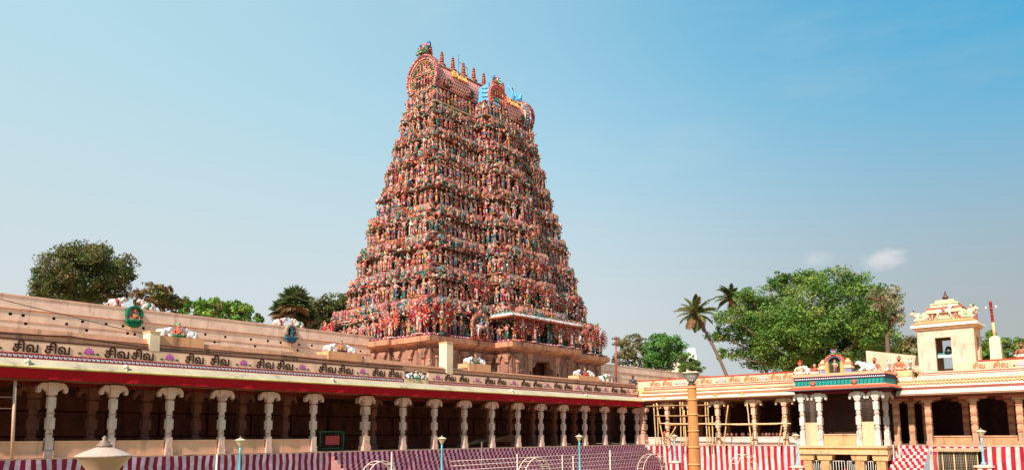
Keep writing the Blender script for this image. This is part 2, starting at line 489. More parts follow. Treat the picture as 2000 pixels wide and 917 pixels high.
SW, SR = rgb(180, 154, 166), rgb(118, 14, 42)
def wob(i, v, ph):
    return .16 * sin(i * 12.9898 + v * 7.23 + ph * 3.1)     # hand-painted edges are never quite true
def blocks(g, fn, u0, u1, v0, v1, wd, ph=0, lo=0.0):
    """one strip of paint blocks, alternately red and white"""
    n = max(1, int(round((u1 - u0) / wd)))
    for i in range(n):
        w_ = (u1 - u0) / n
        j0, j1 = wob(i, v0, ph) * w_, wob(i, v1, ph) * w_
        k0, k1 = wob(i + 1, v0, ph) * w_, wob(i + 1, v1, ph) * w_
        if i == 0:
            j0 = j1 = 0
        if i == n - 1:
            k0 = k1 = 0
        a, b = u0 + w_ * i, u0 + w_ * (i + 1)
        c = jit(SR if (i + ph) % 2 else SW, .2)
        g.quad(fn(a + j0, v0), fn(b + k0, v0), fn(b + k1, v1), fn(a + j1, v1), c)
# striped wall below the left colonnade (near end), steps for the rest
YS = 27.0
g = G()
for k in range(7):
    z1 = -.47 * k
    blocks(g, lambda u, v: (HX0 + .02, u, v), -5.0, YS, z1 - .47, z1, .2)
tag(build('striped_wall', g, 'steps'), 'striped red and white retaining wall under the low-walled left bays', 'wall')
st = G()
NST = 15
for k in range(NST):
    z1 = -.22 * k
    x = HX0 + .02 + .30 * k
    yend = 61.38
    y0 = YS - .0
    blocks(st, lambda u, v: (x, u, v), y0, yend, z1 - .22, z1, .2, k)
    if k:
        st.quad((x - .30, y0, z1), (x, y0, z1), (x, yend, z1), (x - .30, yend, z1), rgb(150, 60, 66))
    st.quad((HX0, y0, z1 - .22), (x, y0, z1 - .22), (x, y0, z1), (HX0, y0, z1), rgb(170, 120, 116))
tag(build('steps', st, 'steps'), 'long flight of red and white checkered bathing steps below the pillars', kind='structure')
# striped wall along the sunlit side
SWS, SRS = rgb(214, 190, 186), rgb(180, 22, 40)
SW, SR = SWS, SRS
g = G()
for a, b in ((HX0 + .3, -16.1), (-13.9, HX1)):
    blocks(g, lambda u, v: (u, HY1 - .02, v), a, b, -1.1, -.06, .26)
    blocks(g, lambda u, v: (u, HY1 - .02, v), a, b, -3.3, -1.1, .26)
g.box(HX0 + .3, -16.1, HY1 - .05, HY1 + .3, -.06, .012, rgb(215, 170, 150))
g.box(-13.9, HX1, HY1 - .05, HY1 + .3, -.06, .012, rgb(215, 170, 150))
tag(build('striped_wall', g, 'steps'), 'sunlit red and white striped retaining wall behind the bamboo scaffold', 'wall')
st = G()
for k in range(NST):
    z1 = -.22 * k
    y = HY1 - .02 - .28 * k
    blocks(st, lambda u, v: (u, y, v), -16.1, -13.9, z1 - .22, z1, .22, k)
    st.quad((-16.1, y, z1), (-13.9, y, z1), (-13.9, y + .3, z1), (-16.1, y + .3, z1), rgb(170, 60, 66))
tag(build('steps', st, 'steps'), 'short checkered stair leading up to the dark doorway', kind='structure')

# ------------------------------------------------------------------ shared builders
def grid_wall(g, u0, u1, v0, v1, holes, fn, depth, col, inner=None):
    us = sorted({u0, u1, *[h[0] for h in holes], *[h[1] for h in holes]})
    vs = sorted({v0, v1, *[h[2] for h in holes], *[h[3] for h in holes]})
    for i in range(len(us) - 1):
        for j in range(len(vs) - 1):
            um, vm = (us[i] + us[i + 1]) / 2, (vs[j] + vs[j + 1]) / 2
            if any(h[0] < um < h[1] and h[2] < vm < h[3] for h in holes):
                continue
            g.quad(fn(us[i], vs[j], 0), fn(us[i + 1], vs[j], 0), fn(us[i + 1], vs[j + 1], 0), fn(us[i], vs[j + 1], 0), col)
    for a, b, c, d in holes:
        ic = inner or col
        P = [(a, c), (b, c), (b, d), (a, d)]
        for k in range(4):
            p, q = P[k], P[(k + 1) % 4]
            g.quad(fn(*p, 0), fn(*q, 0), fn(*q, depth), fn(*p, depth), ic)
        if inner is not None:
            g.quad(*[fn(*p, depth) for p in P], ic)

def column_geo(w=.42, H=3.35, body=PINKW, alt=None, cap=.66, fat=1.0, axis=1):
    """carved stone pillar: square blocks and eight-sided necks; capital with drooping corbels along y (axis=1) or x"""
    alt = alt or body
    s = G()
    h = w / 2
    k = H / 3.35
    def sq(z0, z1, m=1.0, c=body, t=0.0):
        s.box(-h * m, h * m, -h * m, h * m, z0 * k, z1 * k, c, t)
    def oc(z0, z1, m=.92, c=body):
        s.lathe([(h * m * 1.04, z0 * k), (h * m, (z0 + .05) * k), (h * m, (z1 - .05) * k), (h * m * 1.04, z1 * k)], 8, c, smooth=False, a0=.5)
    sq(0, .32, 1.22); sq(.32, .40, 1.22, alt, h * .18)
    sq(.40, .92, 1.0)
    oc(.92, 1.06); oc(1.06, 1.12, 1.08, alt); oc(1.12, 1.30)
    sq(1.30, 1.80, 1.02)
    oc(1.80, 1.96); oc(1.96, 2.03, 1.1, alt); oc(2.03, 2.22)
    sq(2.22, 2.70, 1.0)
    oc(2.70, 2.80, 1.0, alt)
    c = G()
    c.box(-h * 1.1, h * 1.1, -h * 1.1, h * 1.1, 2.80 * k, 2.94 * k, body, -h * .12)
    c.box(-h * 1.25, h * 1.25, -h * 1.25, h * 1.25, 2.94 * k, 3.35 * k, body, -h * .12)
    pr = [(.2, 3.33), (.2, 2.93), (min(.34, cap - .26), 3.02), (min(.44, cap - .17), 3.10), (cap - .12, 3.06), (cap - .1, 2.93), (cap - .02, 2.88), (cap + .04, 2.93), (cap + .05, 3.08), (cap - .02, 3.22), (cap - .14, 3.33)]
    for sg in (-1, 1):
        pts = [(sg * a, b * k) for a, b in pr]
        if sg < 0:
            pts = pts[::-1]
        if axis == 1:
            c.prism(pts, lambda u, v, d: (d, u, v), -h * .8, h * .8, body)
        else:
            c.prism(pts, lambda u, v, d: (u, d, v), -h * .8, h * .8, body)
    return s, c
def place_columns(parent, spots, s, c, mat, name='column'):
    ms = build('shaft_source', s, mat, local=True)
    mc = build('capital_source', c, mat, local=True)
    m1, m2 = ms.data, mc.data
    bpy.data.objects.remove(ms); bpy.data.objects.remove(mc)
    for p in spots:
        o = link(name, m1, parent, tuple(np.array(p, float) - ORG[parent.name]))
        link('capital', m2, o)

SIVA = G()
SIVA_P = SIVA_V - np.array([0.995, 0.41])
def word_mesh(col, thick=.02):
    g = G()
    n = len(SIVA_P)
    v = [(p[0], p[1], thick) for p in SIVA_P] + [(p[0], p[1], 0) for p in SIVA_P]
    ec = {}
    for f in SIVA_F:
        for i in range(3):
            e = (f[i], f[(i + 1) % 3])
            ec[e] = 1
    f = [tuple(t) for t in SIVA_F]
    for (a, b) in ec:
        if (b, a) not in ec:
            f.append((b, a, n + a, n + b))
    g.add(v, f, col)
    o = build('word_source', g, 'plain', local=True)
    m = o.data
    bpy.data.objects.remove(o)
    return m
def lotus_mesh(c1, c2):
    g = G()
    for ring, (n, r0, r1, wd, spread, base, col) in enumerate(((7, .05, .52, .15, 1.35, -.18, c1), (5, .03, .42, .15, .85, -.2, c2), (3, .02, .32, .14, .4, -.22, mixc(c1, c2, .5)))):
        for i in range(n):
            a = (i / (n - 1) - .5) * 2 * spread
            d = np.array([sin(a), cos(a)]); e = np.array([d[1], -d[0]])
            L = r1 * (1 - .18 * abs(a))
            P = [d * 0, d * L * .45 + e * wd * .55, d * L * .75 + e * wd * .42, d * L, d * L * .75 - e * wd * .42, d * L * .45 - e * wd * .55]
            z = .006 + .006 * ring
            g.add([(p[0], p[1] + base, z) for p in P][::-1], [tuple(range(6))], jit(col, .1))
    for sx in (-1, 1):
        a = [(sx * .62 + .13 * cos(t), -.2 + .09 * sin(t), .008) for t in np.linspace(0, 2 * pi, 11)[:-1]]
        g.add(a, [tuple(range(10))], rgb(40, 92, 48))
        g.add([(sx * .06, -.24, .005), (sx * .5, -.21, .005), (sx * .5, -.185, .005), (sx * .06, -.2, .005)], [(0, 1, 2, 3)], rgb(40, 92, 48))
    o = build('lotus_source', g, 'plain', local=True)
    m = o.data
    bpy.data.objects.remove(o)
    return m
def stick(parent, name, me, pos, basis, sc):
    """flat lettering fixed on a wall: basis = (right, up, out)"""
    o = link(name, me, parent)
    B = Matrix([[basis[j][i] for j in range(3)] for i in range(3)]).to_4x4()
    sx, sy = sc if hasattr(sc, '__len__') else (sc, sc)
    o.matrix_local = Matrix.Translation(Vector(np.array(pos) - ORG[parent.name])) @ B @ Matrix.Diagonal((sx, sy, 1, 1))
    return o
BL = ((0, 1, 0), (0, 0, 1), (1, 0, 0))     # letters on a wall facing +x
BR = ((1, 0, 0), (0, 0, 1), (0, -1, 0))    # letters on a wall facing -y
WORD_DARK, WORD_TAN = word_mesh(rgb(62, 26, 20)), word_mesh(rgb(176, 112, 62))
LOTUS, LOTUS_P = lotus_mesh(rgb(176, 60, 150), rgb(206, 110, 176)), lotus_mesh(rgb(222, 150, 180), rgb(228, 176, 190))

def lace(g, fn, u0, u1, v0, v1, step, c1, c2):
    """row of small scalloped leaves hanging between two red lines"""
    g.prism([(u0, v1 - .04), (u1, v1 - .04), (u1, v1), (u0, v1)], fn, -.02, .05, RED)
    g.prism([(u0, v0), (u1, v0), (u1, v0 + .035), (u0, v0 + .035)], fn, -.02, .05, rgb(190, 80, 60))
    g.quad(fn(u0, v0 + .035, 0), fn(u1, v0 + .035, 0), fn(u1, v1 - .04, 0), fn(u0, v1 - .04, 0), c2)
    n = int((u1 - u0) / step)
    h = v1 - v0 - .075
    for i in range(n):
        u = u0 + (i + .5) * step
        P = [(u + step * .42 * a, v0 + .04 + h * b) for a, b in ((-1, .98), (-1, .45), (-.55, .1), (-.1, .35), (.3, .05), (.9, .4), (1, .98), (.3, .6))]
        g.add([fn(a, b, -.014) for a, b in P], [(0, 1, 7), (1, 2, 3, 7), (3, 4, 5, 7), (5, 6, 7)], jit(c1, .12))

# ------------------------------------------------------------------ left colonnade
LX = -38.0
LY0, LY1 = 2.0, 61.9
LZ = LY0
left = empty('colonnade', (LX, 30, 0), 'long shaded colonnade with pale carved pillars running below the painted tower', 'colonnade')
lcols = [4.3, 7.0, 9.75, 12.44, 15.08, 17.78, 20.55, 23.3, 26.2, 33.0, 35.78, 38.66, 41.51, 44.42, 47.19, 50.09, 53.06, 56.01, 58.84, 61.3]
s, c = column_geo(.31, 3.36, rgb(220, 180, 162), rgb(190, 140, 124), cap=.58)
place_columns(left, [(LX, y, 0) for y in lcols], s, c, 'pillar')
s, c = column_geo(.44, 3.36, rgb(214, 170, 146), rgb(186, 132, 112), cap=.6)
place_columns(left, [(LX, 29.96, 0)], s, c, 'pillar')
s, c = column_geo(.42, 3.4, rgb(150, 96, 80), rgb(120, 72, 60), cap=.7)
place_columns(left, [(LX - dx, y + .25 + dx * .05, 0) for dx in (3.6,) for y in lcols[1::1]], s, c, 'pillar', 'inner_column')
# plinth floor, roof slab, back wall
g = G()
g.box(LX - 9.6, LX + .55, LY0, 62.4, .003, .05, rgb(170, 130, 104))
build('floor', g, 'stone', left)
g = G()
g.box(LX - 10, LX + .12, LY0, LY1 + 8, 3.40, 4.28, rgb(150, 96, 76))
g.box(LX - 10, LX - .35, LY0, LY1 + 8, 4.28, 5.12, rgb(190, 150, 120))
build('roof_slab', g, 'stone', left)
g = G()
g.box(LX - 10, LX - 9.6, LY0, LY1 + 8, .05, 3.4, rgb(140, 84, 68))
for zz in (.95, 2.35):
    g.box(LX - 9.62, LX - 9.56, LY0, LY1 + 8, zz, zz + .09, rgb(80, 18, 20))
for i in range(20):
    y = LY0 + 1 + i * 3.1
    g.box(LX - 9.62, LX - 9.55, y, y + .12, .95, 2.35, rgb(80, 18, 20))
build('back_wall', g, 'stone', left)
# low wall between the nearer pillars
yy = lcols[:9]
for a, b in zip(yy[:-1], yy[1:]):
    g = G()
    g.box(LX - .16, LX + .04, a + .22, b - .22, .004, .72, rgb(234, 172, 134))
    g.box(LX - .18, LX + .08, a + .22, b - .22, .72, .78, rgb(236, 180, 142))
    build('low_wall', g, 'wash', left)
# curved eave
def eave_profile(g, pr, fn, u0, u1, cols):
    for i in range(len(pr) - 1):
        (d0, v0), (d1, v1) = pr[i], pr[i + 1]
        g.quad(fn(u0, v0, d0), fn(u1, v0, d0), fn(u1, v1, d1), fn(u0, v1, d1), cols[i % len(cols)])
    for u, o in ((u0, 1), (u1, -1)):
        P = [fn(u, v, d) for d, v in pr]
        g.add(P[::o], [tuple(range(len(P)))], cols[0])
fl = lambda u, v, d: (LX - d, u, v)
g = G()
GREYC = rgb(182, 166, 140)
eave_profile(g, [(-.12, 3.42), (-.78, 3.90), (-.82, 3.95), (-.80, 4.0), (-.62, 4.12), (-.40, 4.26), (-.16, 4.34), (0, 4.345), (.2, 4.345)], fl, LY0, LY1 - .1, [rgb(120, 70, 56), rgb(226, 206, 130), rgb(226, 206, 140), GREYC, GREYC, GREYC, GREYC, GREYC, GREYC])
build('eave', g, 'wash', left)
for i, y in enumerate((11.2, 15.3, 27.0, 43.0, 52.4)):
    g = G()
    g.lathe([(.0, -.02), (.1, .0), (.14, .07), (.12, .15), (.05, .2), (0, .22)], 8, rgb(206, 196, 170), (LX + .66, y, 4.1))
    g.tube([(LX + .66, y, 4.12), (LX + .78, y, 4.02), (LX + .74, y, 3.94)], [.06, .05, .02], 6, rgb(206, 196, 170))
    build('eave_medallion', g, 'wash', left)
# lettered friezes
def frieze(parent, fn, u0, u1, z0, z1, words, lotuses, wm, lm, basis, posf, label, ch, cream, lw=1.0, lmat='wash'):
    g = G()
    g.prism([(u0, z0), (u1, z0), (u1, z1), (u0, z1)], fn, 0, .3, cream)
    p = build('frieze', g, lmat, parent)
    p['label'] = label
    zc = (z0 + z1) / 2
    for a, b in words:
        L = abs(b - a)
        stick(p, 'word', wm, posf((a + b) / 2, zc + .03), basis, (L / 1.892, ch / .855))
    for a in lotuses:
        stick(p, 'lotus', lm, posf(a, zc), basis, (.62 * lw, .62))
    return p
yl = lambda px, z=4.88: onX(px, 700 + px * .06, LX)[1]
W1 = [(23, 72), (86, 134), (203, 250), (256, 298), (361, 396), (410, 446), (500, 533), (540, 571), (622, 655), (660, 688), (727, 751), (758, 783)]
L1 = [-22, 172, 330, 475, 590, 708]
W2 = [(868, 889), (897, 915), (947, 966), (971, 988), (1018, 1035), (1041, 1058), (1082, 1097), (1102, 1117), (1140, 1155), (1160, 1173), (1194, 1207), (1211, 1222)]
L2 = [855, 932, 1004, 1070, 1130, 1183, 1227]
def yrow(L):
    return [tuple(yl(v) for v in p) if hasattr(p, '__len__') else yl(p) for p in L]
pf = lambda u, z: (LX + .012, u, z)
frieze(left, fl, LY0, 33.1, 4.60, 5.14, yrow(W1) + [(7.4, 8.4), (5.9, 6.9)], yrow(L1), WORD_DARK, LOTUS, BL, pf, 'cream panel with repeated dark Tamil words and pink lotuses', .50, rgb(242, 190, 158))
frieze(left, fl, 35.2, LY1 - .3, 4.58, 5.12, yrow(W2), yrow(L2), WORD_DARK, LOTUS, BL, pf, 'farther cream panel with dark Tamil words and square pink lotuses', .44, rgb(242, 190, 158))
g = G()
lace(g, fl, LY0, 33.1, 4.36, 4.595, .2, rgb(216, 196, 200), rgb(104, 50, 84))
lace(g, fl, 35.2, LY1 - .3, 4.36, 4.575, .2, rgb(216, 170, 160), rgb(150, 60, 70))
tag(build('lace_border', g, 'plain', left), kind='stuff')
# stained kerb above the frieze
g = G()
for a, b in ((LY0, 33.1), (35.2, LY1 - .3)):
    g.box(LX - .3, LX + .014, a, b, 5.143, 5.21, rgb(104, 44, 34))
g.box(LX - .9, LX - .12, LY0, LY1 - .4, 5.125, 5.42, rgb(232, 170, 134))
g.box(LX - .88, LX - .06, LY0, LY1 - .4, 5.42, 5.47, rgb(150, 92, 72))
g.box(LX - .9, LX - .22, LY0, 34.0, 5.47, 5.72, rgb(234, 172, 136))
g.box(LX - .9, LX - .22, 34.0, LY1 - .4, 5.47, 5.60, rgb(234, 172, 136))
build('kerb', g, 'stained', left)
for y0, y1, z1 in ((16.62, 17.12, 6.05), (36.9, 37.5, 7.3)):
    g = G()
    g.box(LX - .75, LX + .02, y0, y1, 5.13, z1, rgb(230, 196, 164))
    g.box(LX - .78, LX + .05, y0 - .03, y1 + .03, z1, z1 + .07, rgb(220, 160, 112))
    build('post', g, 'wash', left)
PED = [(17.14, 19.5, 5.95), (27.25, 29.75, 5.98), (39.3, 41.6, 6.05), (52.6, 55.6, 5.92)]
for a, b, z1 in PED:
    g = G()
    g.box(LX - 1.3, LX - .16, a, b, 5.13, z1, rgb(228, 160, 116))
    build('pedestal', g, 'stained', left)
# recess between the two friezes
g = G()
g.box(LX - .9, LX - .25, 33.1, 35.2, 4.35, 5.0, rgb(222, 186, 140))
g.box(LX - .25, LX + .05, 33.1, 35.2, 4.35, 4.62, rgb(222, 186, 140))
build('recess_wall', g, 'stained', left)
# red valance with scalloped inner frill
g, g2 = G(), G()
n = 240
for i in range(n):
    a, b = LY0 + (LY1 - .6 - LY0) * i / n, LY0 + (LY1 - .6 - LY0) * (i + 1) / n
    wv = lambda t: .03 * sin(t * 2.1) + .02 * sin(t * 5.3)
    x0, x1 = LX + .70 + wv(a), LX + .70 + wv(b)
    zb = 3.44
    g.add([(LX + .74, a, 3.9), (LX + .74, b, 3.9), (x1, b, zb), (x0, a, zb)], [(3, 2, 1, 0)], rgb(172, 10, 22))
    m = (a + b) / 2
    g2.add([(LX - .34, a, 3.42), (LX - .34, b, 3.42), (LX - .34, b, 3.34), (LX - .34, m, 3.12), (LX - .34, a, 3.34)], [(4, 3, 2, 1, 0)], rgb(110, 20, 26))
vo = tag(build('valance', g, 'cloth', loc=(LX, 30, 3.4)), 'long red cloth valance hanging from the eave above the shaded pillars', 'cloth')
build('frill', g2, 'cloth', vo)
# ------------------------------------------------------------------ sunlit colonnade across the tank
RY = 62.0
fr = lambda u, v, d: (u, RY + d, v)
xr = lambda px, py=735: onY(px, py, RY)[0]
right = empty('colonnade', (-30, RY, 0), 'sunlit cream colonnade behind bamboo scaffold, left of the white porch', 'colonnade')
RC = rgb(216, 178, 148)
s, c = column_geo(.34, 3.78, rgb(214, 172, 140), rgb(190, 124, 92), cap=.7, axis=0)
place_columns(right, [(x, RY + .15, 0) for x in (-35.3, -33.05, -30.38, -27.12, -24.48)], s, c, 'pillar')
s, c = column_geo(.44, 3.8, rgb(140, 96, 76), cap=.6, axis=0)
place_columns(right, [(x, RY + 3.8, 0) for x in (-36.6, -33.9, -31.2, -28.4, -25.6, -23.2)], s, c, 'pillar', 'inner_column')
s, c = column_geo(.6, 3.45, rgb(196, 150, 128), cap=.5, axis=0)
place_columns(right, [(-37.75, RY - .1, 0)], s, c, 'pillar')
g = G()
g.box(-37.9, -22.6, RY - .4, RY + 9, .003, .05, rgb(170, 130, 104))
build('floor', g, 'stone', right)
g = G()
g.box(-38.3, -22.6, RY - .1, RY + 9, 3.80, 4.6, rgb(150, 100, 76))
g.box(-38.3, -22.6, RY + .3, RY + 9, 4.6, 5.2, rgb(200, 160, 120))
build('roof_slab', g, 'stone', right)
g = G()
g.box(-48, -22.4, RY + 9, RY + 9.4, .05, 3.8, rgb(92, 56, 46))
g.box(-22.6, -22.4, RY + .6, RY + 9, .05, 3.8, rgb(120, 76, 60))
build('back_wall', g, 'stone', right)
xs = [-37.6, -35.3, -33.05, -30.38, -27.12, -24.48, -22.6]
for a, b in zip(xs[:-1], xs[1:]):
    g = G()
    g.box(a + .05, b - .05, RY + .30, RY + .52, .05, .60, rgb(226, 188, 178))
    g.box(a + .05, b - .05, RY + .26, RY + .56, .60, .68, rgb(230, 200, 188))
    build('low_wall', g, 'wash', right)
g = G()
LEM = rgb(222, 202, 174)
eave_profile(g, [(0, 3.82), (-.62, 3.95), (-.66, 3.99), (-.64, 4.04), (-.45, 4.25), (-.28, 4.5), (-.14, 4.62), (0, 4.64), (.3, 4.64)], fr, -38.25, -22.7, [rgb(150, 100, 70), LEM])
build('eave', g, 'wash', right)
g = G()
g.lathe([(.16, 0), (.16, 1)], 12, rgb(220, 178, 138))
gg = G(); gg.merge(g, np.array([[0, 0, 15.0, -37.75], [1, 0, 0, RY - .05], [0, 1, 0, 4.80], [0, 0, 0, 1.0]]))
build('roll_moulding', gg, 'wash', right)
for px in (1296, 1398, 1450):
    p = onY(px, 765, RY - .5)
    g = G()
    for i in range(8):
        a = 2 * pi * i / 8
        g.tube([(p[0], RY - .5, 4.22), (p[0] + .2 * cos(a), RY - .58, 4.22 + .14 * sin(a))], [.06, .03], 5, rgb(222, 170, 104))
    g.blob((p[0], RY - .56, 4.22), (.09, .07, .09), rgb(230, 180, 110))
    build('eave_medallion', g, 'wash', right)
W3 = [(1269.7, 1288), (1293.5, 1311.7), (1344, 1363), (1368, 1389), (1424, 1445), (1453, 1476), (1505, 1525), (1529, 1551)]
L3 = [1328.6, 1408, 1488]
def xrow(L):
    return [tuple(xr(v) for v in p) if hasattr(p, '__len__') else xr(p) for p in L]
pfr = lambda u, z: (u, RY - .012, z)
frieze(right, fr, -38.2, -22.7, 5.22, 5.84, xrow(W3), xrow(L3), WORD_TAN, LOTUS_P, BR, pfr, 'sunlit cream panel with faded tan Tamil words', .46, RC)
g = G()
lace(g, fr, -37.4, -22.7, 5.0, 5.215, .22, rgb(232, 190, 160), rgb(206, 120, 96))
tag(build('lace_border', g, 'plain', right), kind='stuff')
g = G()
g.box(-38.25, -22.7, RY - .05, RY + .32, 5.84, 5.92, rgb(190, 66, 40))
g.box(-38.3, -37.5, RY - .12, RY + .3, 4.64, 5.2, rgb(236, 190, 124))
build('coping', g, 'wash', right)

# ------------------------------------------------------------------ porch
PY = 59.0
porch = empty('porch', (-19.3, PY, -.7), 'projecting porch with four white pillars, teal frieze and red eave', 'porch')
fp = lambda u, v, d: (u, PY + d, v)
s, c = column_geo(.34, 3.92, rgb(206, 188, 178), rgb(190, 160, 146), cap=.55, axis=0)
place_columns(porch, [(x, PY + .1, 0) for x in (-21.95, -20.62, -17.84, -16.6)] + [(x, RY - .6, 0) for x in (-21.95, -16.6)], s, c, 'pillar')
YC = rgb(206, 164, 124)
g = G()
g.box(-22.35, -15.95, PY - .25, RY + .5, -.16, 0, YC)
g.box(-22.25, -16.05, PY - .12, RY + .5, -.34, -.16, rgb(216, 160, 92))
g.box(-22.35, -15.95, PY - .22, RY + .5, -.62, -.34, YC)
build('plinth', g, 'peel', porch)
g = G()
for x in (-21.7, -20.4, -17.95, -16.5):
    g.box(x - .3, x + .3, PY - .02, PY + .58, TANK_Z, -1.05, rgb(196, 148, 102))
    g.box(x - .5, x + .5, PY - .08, PY + .64, -1.05, -.62, rgb(204, 156, 110), -.0, tx=-.08, ty=0)
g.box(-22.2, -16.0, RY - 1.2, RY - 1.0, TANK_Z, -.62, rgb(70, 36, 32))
build('lower_piers', g, 'peel', porch)
for a, b in ((-21.4, -20.7), (-20.1, -19.1), (-18.9, -18.25), (-17.6, -16.8)):
    g = G()
    for i in range(6):
        x = a + (b - a) * i / 5
        g.tube([(x, PY + .25, -2.6), (x, PY + .25, -1.12)], .018, 5, rgb(220, 214, 204))
    for z in (-1.12, -2.2):
        g.tube([(a, PY + .25, z), (b, PY + .25, z)], .02, 5, rgb(220, 214, 204))
    build('railing', g, 'metal', porch)
for a, b in ((-21.75, -20.82), (-17.64, -16.8)):
    g = G()
    g.box(a, b, PY + .05, PY + .2, .003, 1.72, rgb(216, 176, 138))
    build('panel', g, 'wash', porch)
    g = G()
    for i in range(10):
        x = a + (b - a) * (i + .5) / 10
        g.tube([(x, PY + .12, 1.72), (x, PY + .12, 3.5)], .012, 4, rgb(96, 76, 66))
    for j in range(18):
        z = 1.72 + 1.78 * (j + .5) / 18
        g.tube([(a, PY + .12, z), (b, PY + .12, z)], .012, 4, rgb(96, 76, 66))
    g.box(a, b, PY + .1, PY + .15, 3.5, 3.56, rgb(180, 150, 130))
    build('grille', g, 'metal', porch)
g = G()
g.box(-20.4, -18.06, PY + .05, PY + .25, .003, .78, rgb(206, 158, 110))
g.box(-20.42, -18.04, PY - .0, PY + .3, .78, .86, rgb(220, 168, 130))
build('low_wall', g, 'stained', porch)
g = G()
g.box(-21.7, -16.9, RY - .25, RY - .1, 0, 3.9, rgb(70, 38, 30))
build('back_wall', g, 'stone', porch)
g = G()
g.box(-22.4, -15.95, PY - .05, RY + .6, 3.93, 4.14, rgb(92, 26, 30))
for i in range(40):
    a = -22.3 + i * .157
    g.add([(a, PY - .06, 3.93), (a + .157, PY - .06, 3.93), (a + .078, PY - .06, 3.8)], [(0, 1, 2)], rgb(140, 30, 40))
build('lintel', g, 'plain', porch)
g = G()
def skirt(g, x0, x1, y0, y1, o0, z0, o1, z1, col):
    """sloping skirt round three sides: front, left and right"""
    A = [(x0 - o0, y1, z0), (x0 - o0, y0 - o0, z0), (x1 + o0, y0 - o0, z0), (x1 + o0, y1, z0)]
    B = [(x0 - o1, y1, z1), (x0 - o1, y0 - o1, z1), (x1 + o1, y0 - o1, z1), (x1 + o1, y1, z1)]
    for i in range(3):
        g.quad(A[i], A[i + 1], B[i + 1], B[i], col)
skirt(g, -22.2, -16.0, PY, RY - .1, .15, 4.1, .62, 4.1, rgb(60, 50, 54))
skirt(g, -22.2, -16.0, PY, RY - .1, .62, 4.1, .64, 4.17, rgb(90, 100, 110))
skirt(g, -22.2, -16.0, PY, RY - .1, .64, 4.17, .36, 4.36, rgb(206, 76, 48))
skirt(g, -22.2, -16.0, PY, RY - .1, .36, 4.36, .20, 4.44, rgb(224, 130, 100))
skirt(g, -22.2, -16.0, PY, RY - .1, .20, 4.44, .12, 4.46, rgb(224, 130, 100))
build('eave', g, 'plain', porch)
g = G()
g.box(-22.32, -15.88, PY - .12, RY - .1, 4.46, 4.88, rgb(36, 138, 130))
for i in range(24):
    x = -22.2 + i * .27
    g.tube([(x, PY - .14, 4.52), (x + .1, PY - .16, 4.62), (x + .02, PY - .15, 4.72), (x + .12, PY - .14, 4.82)], .022, 4, rgb(30, 110, 104))
build('teal_band', g, 'stucco', porch)
for x in (-20.9, -17.9):
    g = G()
    g.blob((x, PY - .22, 4.62), (.17, .16, .2), rgb(196, 90, 70))
    g.blob((x, PY - .34, 4.58), (.08, .08, .07), rgb(216, 130, 100))
    for sx in (-1, 1):
        g.blob((x + sx * .16, PY - .2, 4.7), (.06, .05, .08), rgb(196, 90, 70), 6, 4)
    build('face_boss', g, 'stucco', porch)
g = G()
g.box(-22.38, -15.82, PY - .18, RY - .1, 4.88, 4.94, rgb(70, 30, 50))
g.box(-22.36, -15.84, PY - .16, RY - .1, 4.94, 5.10, rgb(44, 48, 104))
for i in range(46):
    x = -22.3 + i * .142
    g.add([(x, PY - .165, 4.95), (x + .07, PY - .165, 5.08), (x + .12, PY - .165, 4.95)], [(0, 2, 1)], rgb(214, 206, 206))
g.box(-22.42, -15.78, PY - .22, RY - .1, 5.10, 5.15, rgb(110, 40, 60))
g.box(-22.38, -15.82, PY - .18, RY + .6, 5.15, 5.36, rgb(226, 158, 124))
build('parapet', g, 'plain', porch)

# ------------------------------------------------------------------ right hall
hall = empty('pillared_hall', (-10, RY, 0), 'cream hall with brown square pillars and dark doorway, right of the porch', 'hall')
HB = rgb(180, 138, 112)
def square_pillar(x, y, H=3.45):
    g = G()
    g.box(x - .23, x + .23, y - .23, y + .23, .0, .3, HB)
    g.box(x - .18, x + .18, y - .18, y + .18, .3, H - .35, HB)
    for z in (.9, 1.5, 2.1, 2.7):
        g.box(x - .205, x + .205, y - .205, y + .205, z, z + .12, rgb(176, 110, 80))
        g.box(x - .195, x + .195, y - .195, y + .195, z + .2, z + .45, rgb(206, 150, 112))
    o = build('column', g, 'pillar', hall)
    c = G()
    c.box(x - .35, x + .35, y - .3, y + .3, H - .35, H - .2, HB)
    c.box(x - .8, x + .8, y - .3, y + .3, H - .2, H, rgb(176, 104, 84), tx=-.08, ty=0)
    build('capital', c, 'pillar', o)
for x in (-16.1, -13.93, -11.04, -8.33, -5.5, -2.7):
    square_pillar(x, RY + .2)
for x, dy in ((-15.4, 1.6), (-14.9, 3.6), (-12.3, 4.2), (-9.4, 4.2), (-6.6, 4.2)):
    square_pillar(x, RY + dy)
xs = (-13.93, -11.04, -8.33, -5.5, -2.7)
for a, b in zip(xs[:-1], xs[1:]):
    g = G()
    g.box(a + .25, b - .25, RY + .1, RY + .35, .004, .60, rgb(198, 140, 100))
    g.box(a + .25, b - .25, RY + .04, RY + .42, .60, .68, rgb(206, 150, 116))
    build('low_wall', g, 'stained', hall)
g = G()
g.box(-16.3, -1.5, RY - .3, RY + 9, .003, .04, rgb(170, 130, 104))
build('floor', g, 'stone', hall)
g = G()
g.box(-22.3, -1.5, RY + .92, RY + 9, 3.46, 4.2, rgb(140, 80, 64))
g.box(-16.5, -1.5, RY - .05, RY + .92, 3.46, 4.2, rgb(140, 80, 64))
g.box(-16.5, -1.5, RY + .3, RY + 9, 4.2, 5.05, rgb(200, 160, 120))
build('roof_slab', g, 'stone', hall)
g = G()
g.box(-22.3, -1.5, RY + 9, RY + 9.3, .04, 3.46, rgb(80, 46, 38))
build('back_wall', g, 'stone', hall)
g = G()
g.box(-22.3, -16.4, RY + .62, RY + .9, .04, 3.8, rgb(90, 54, 44))
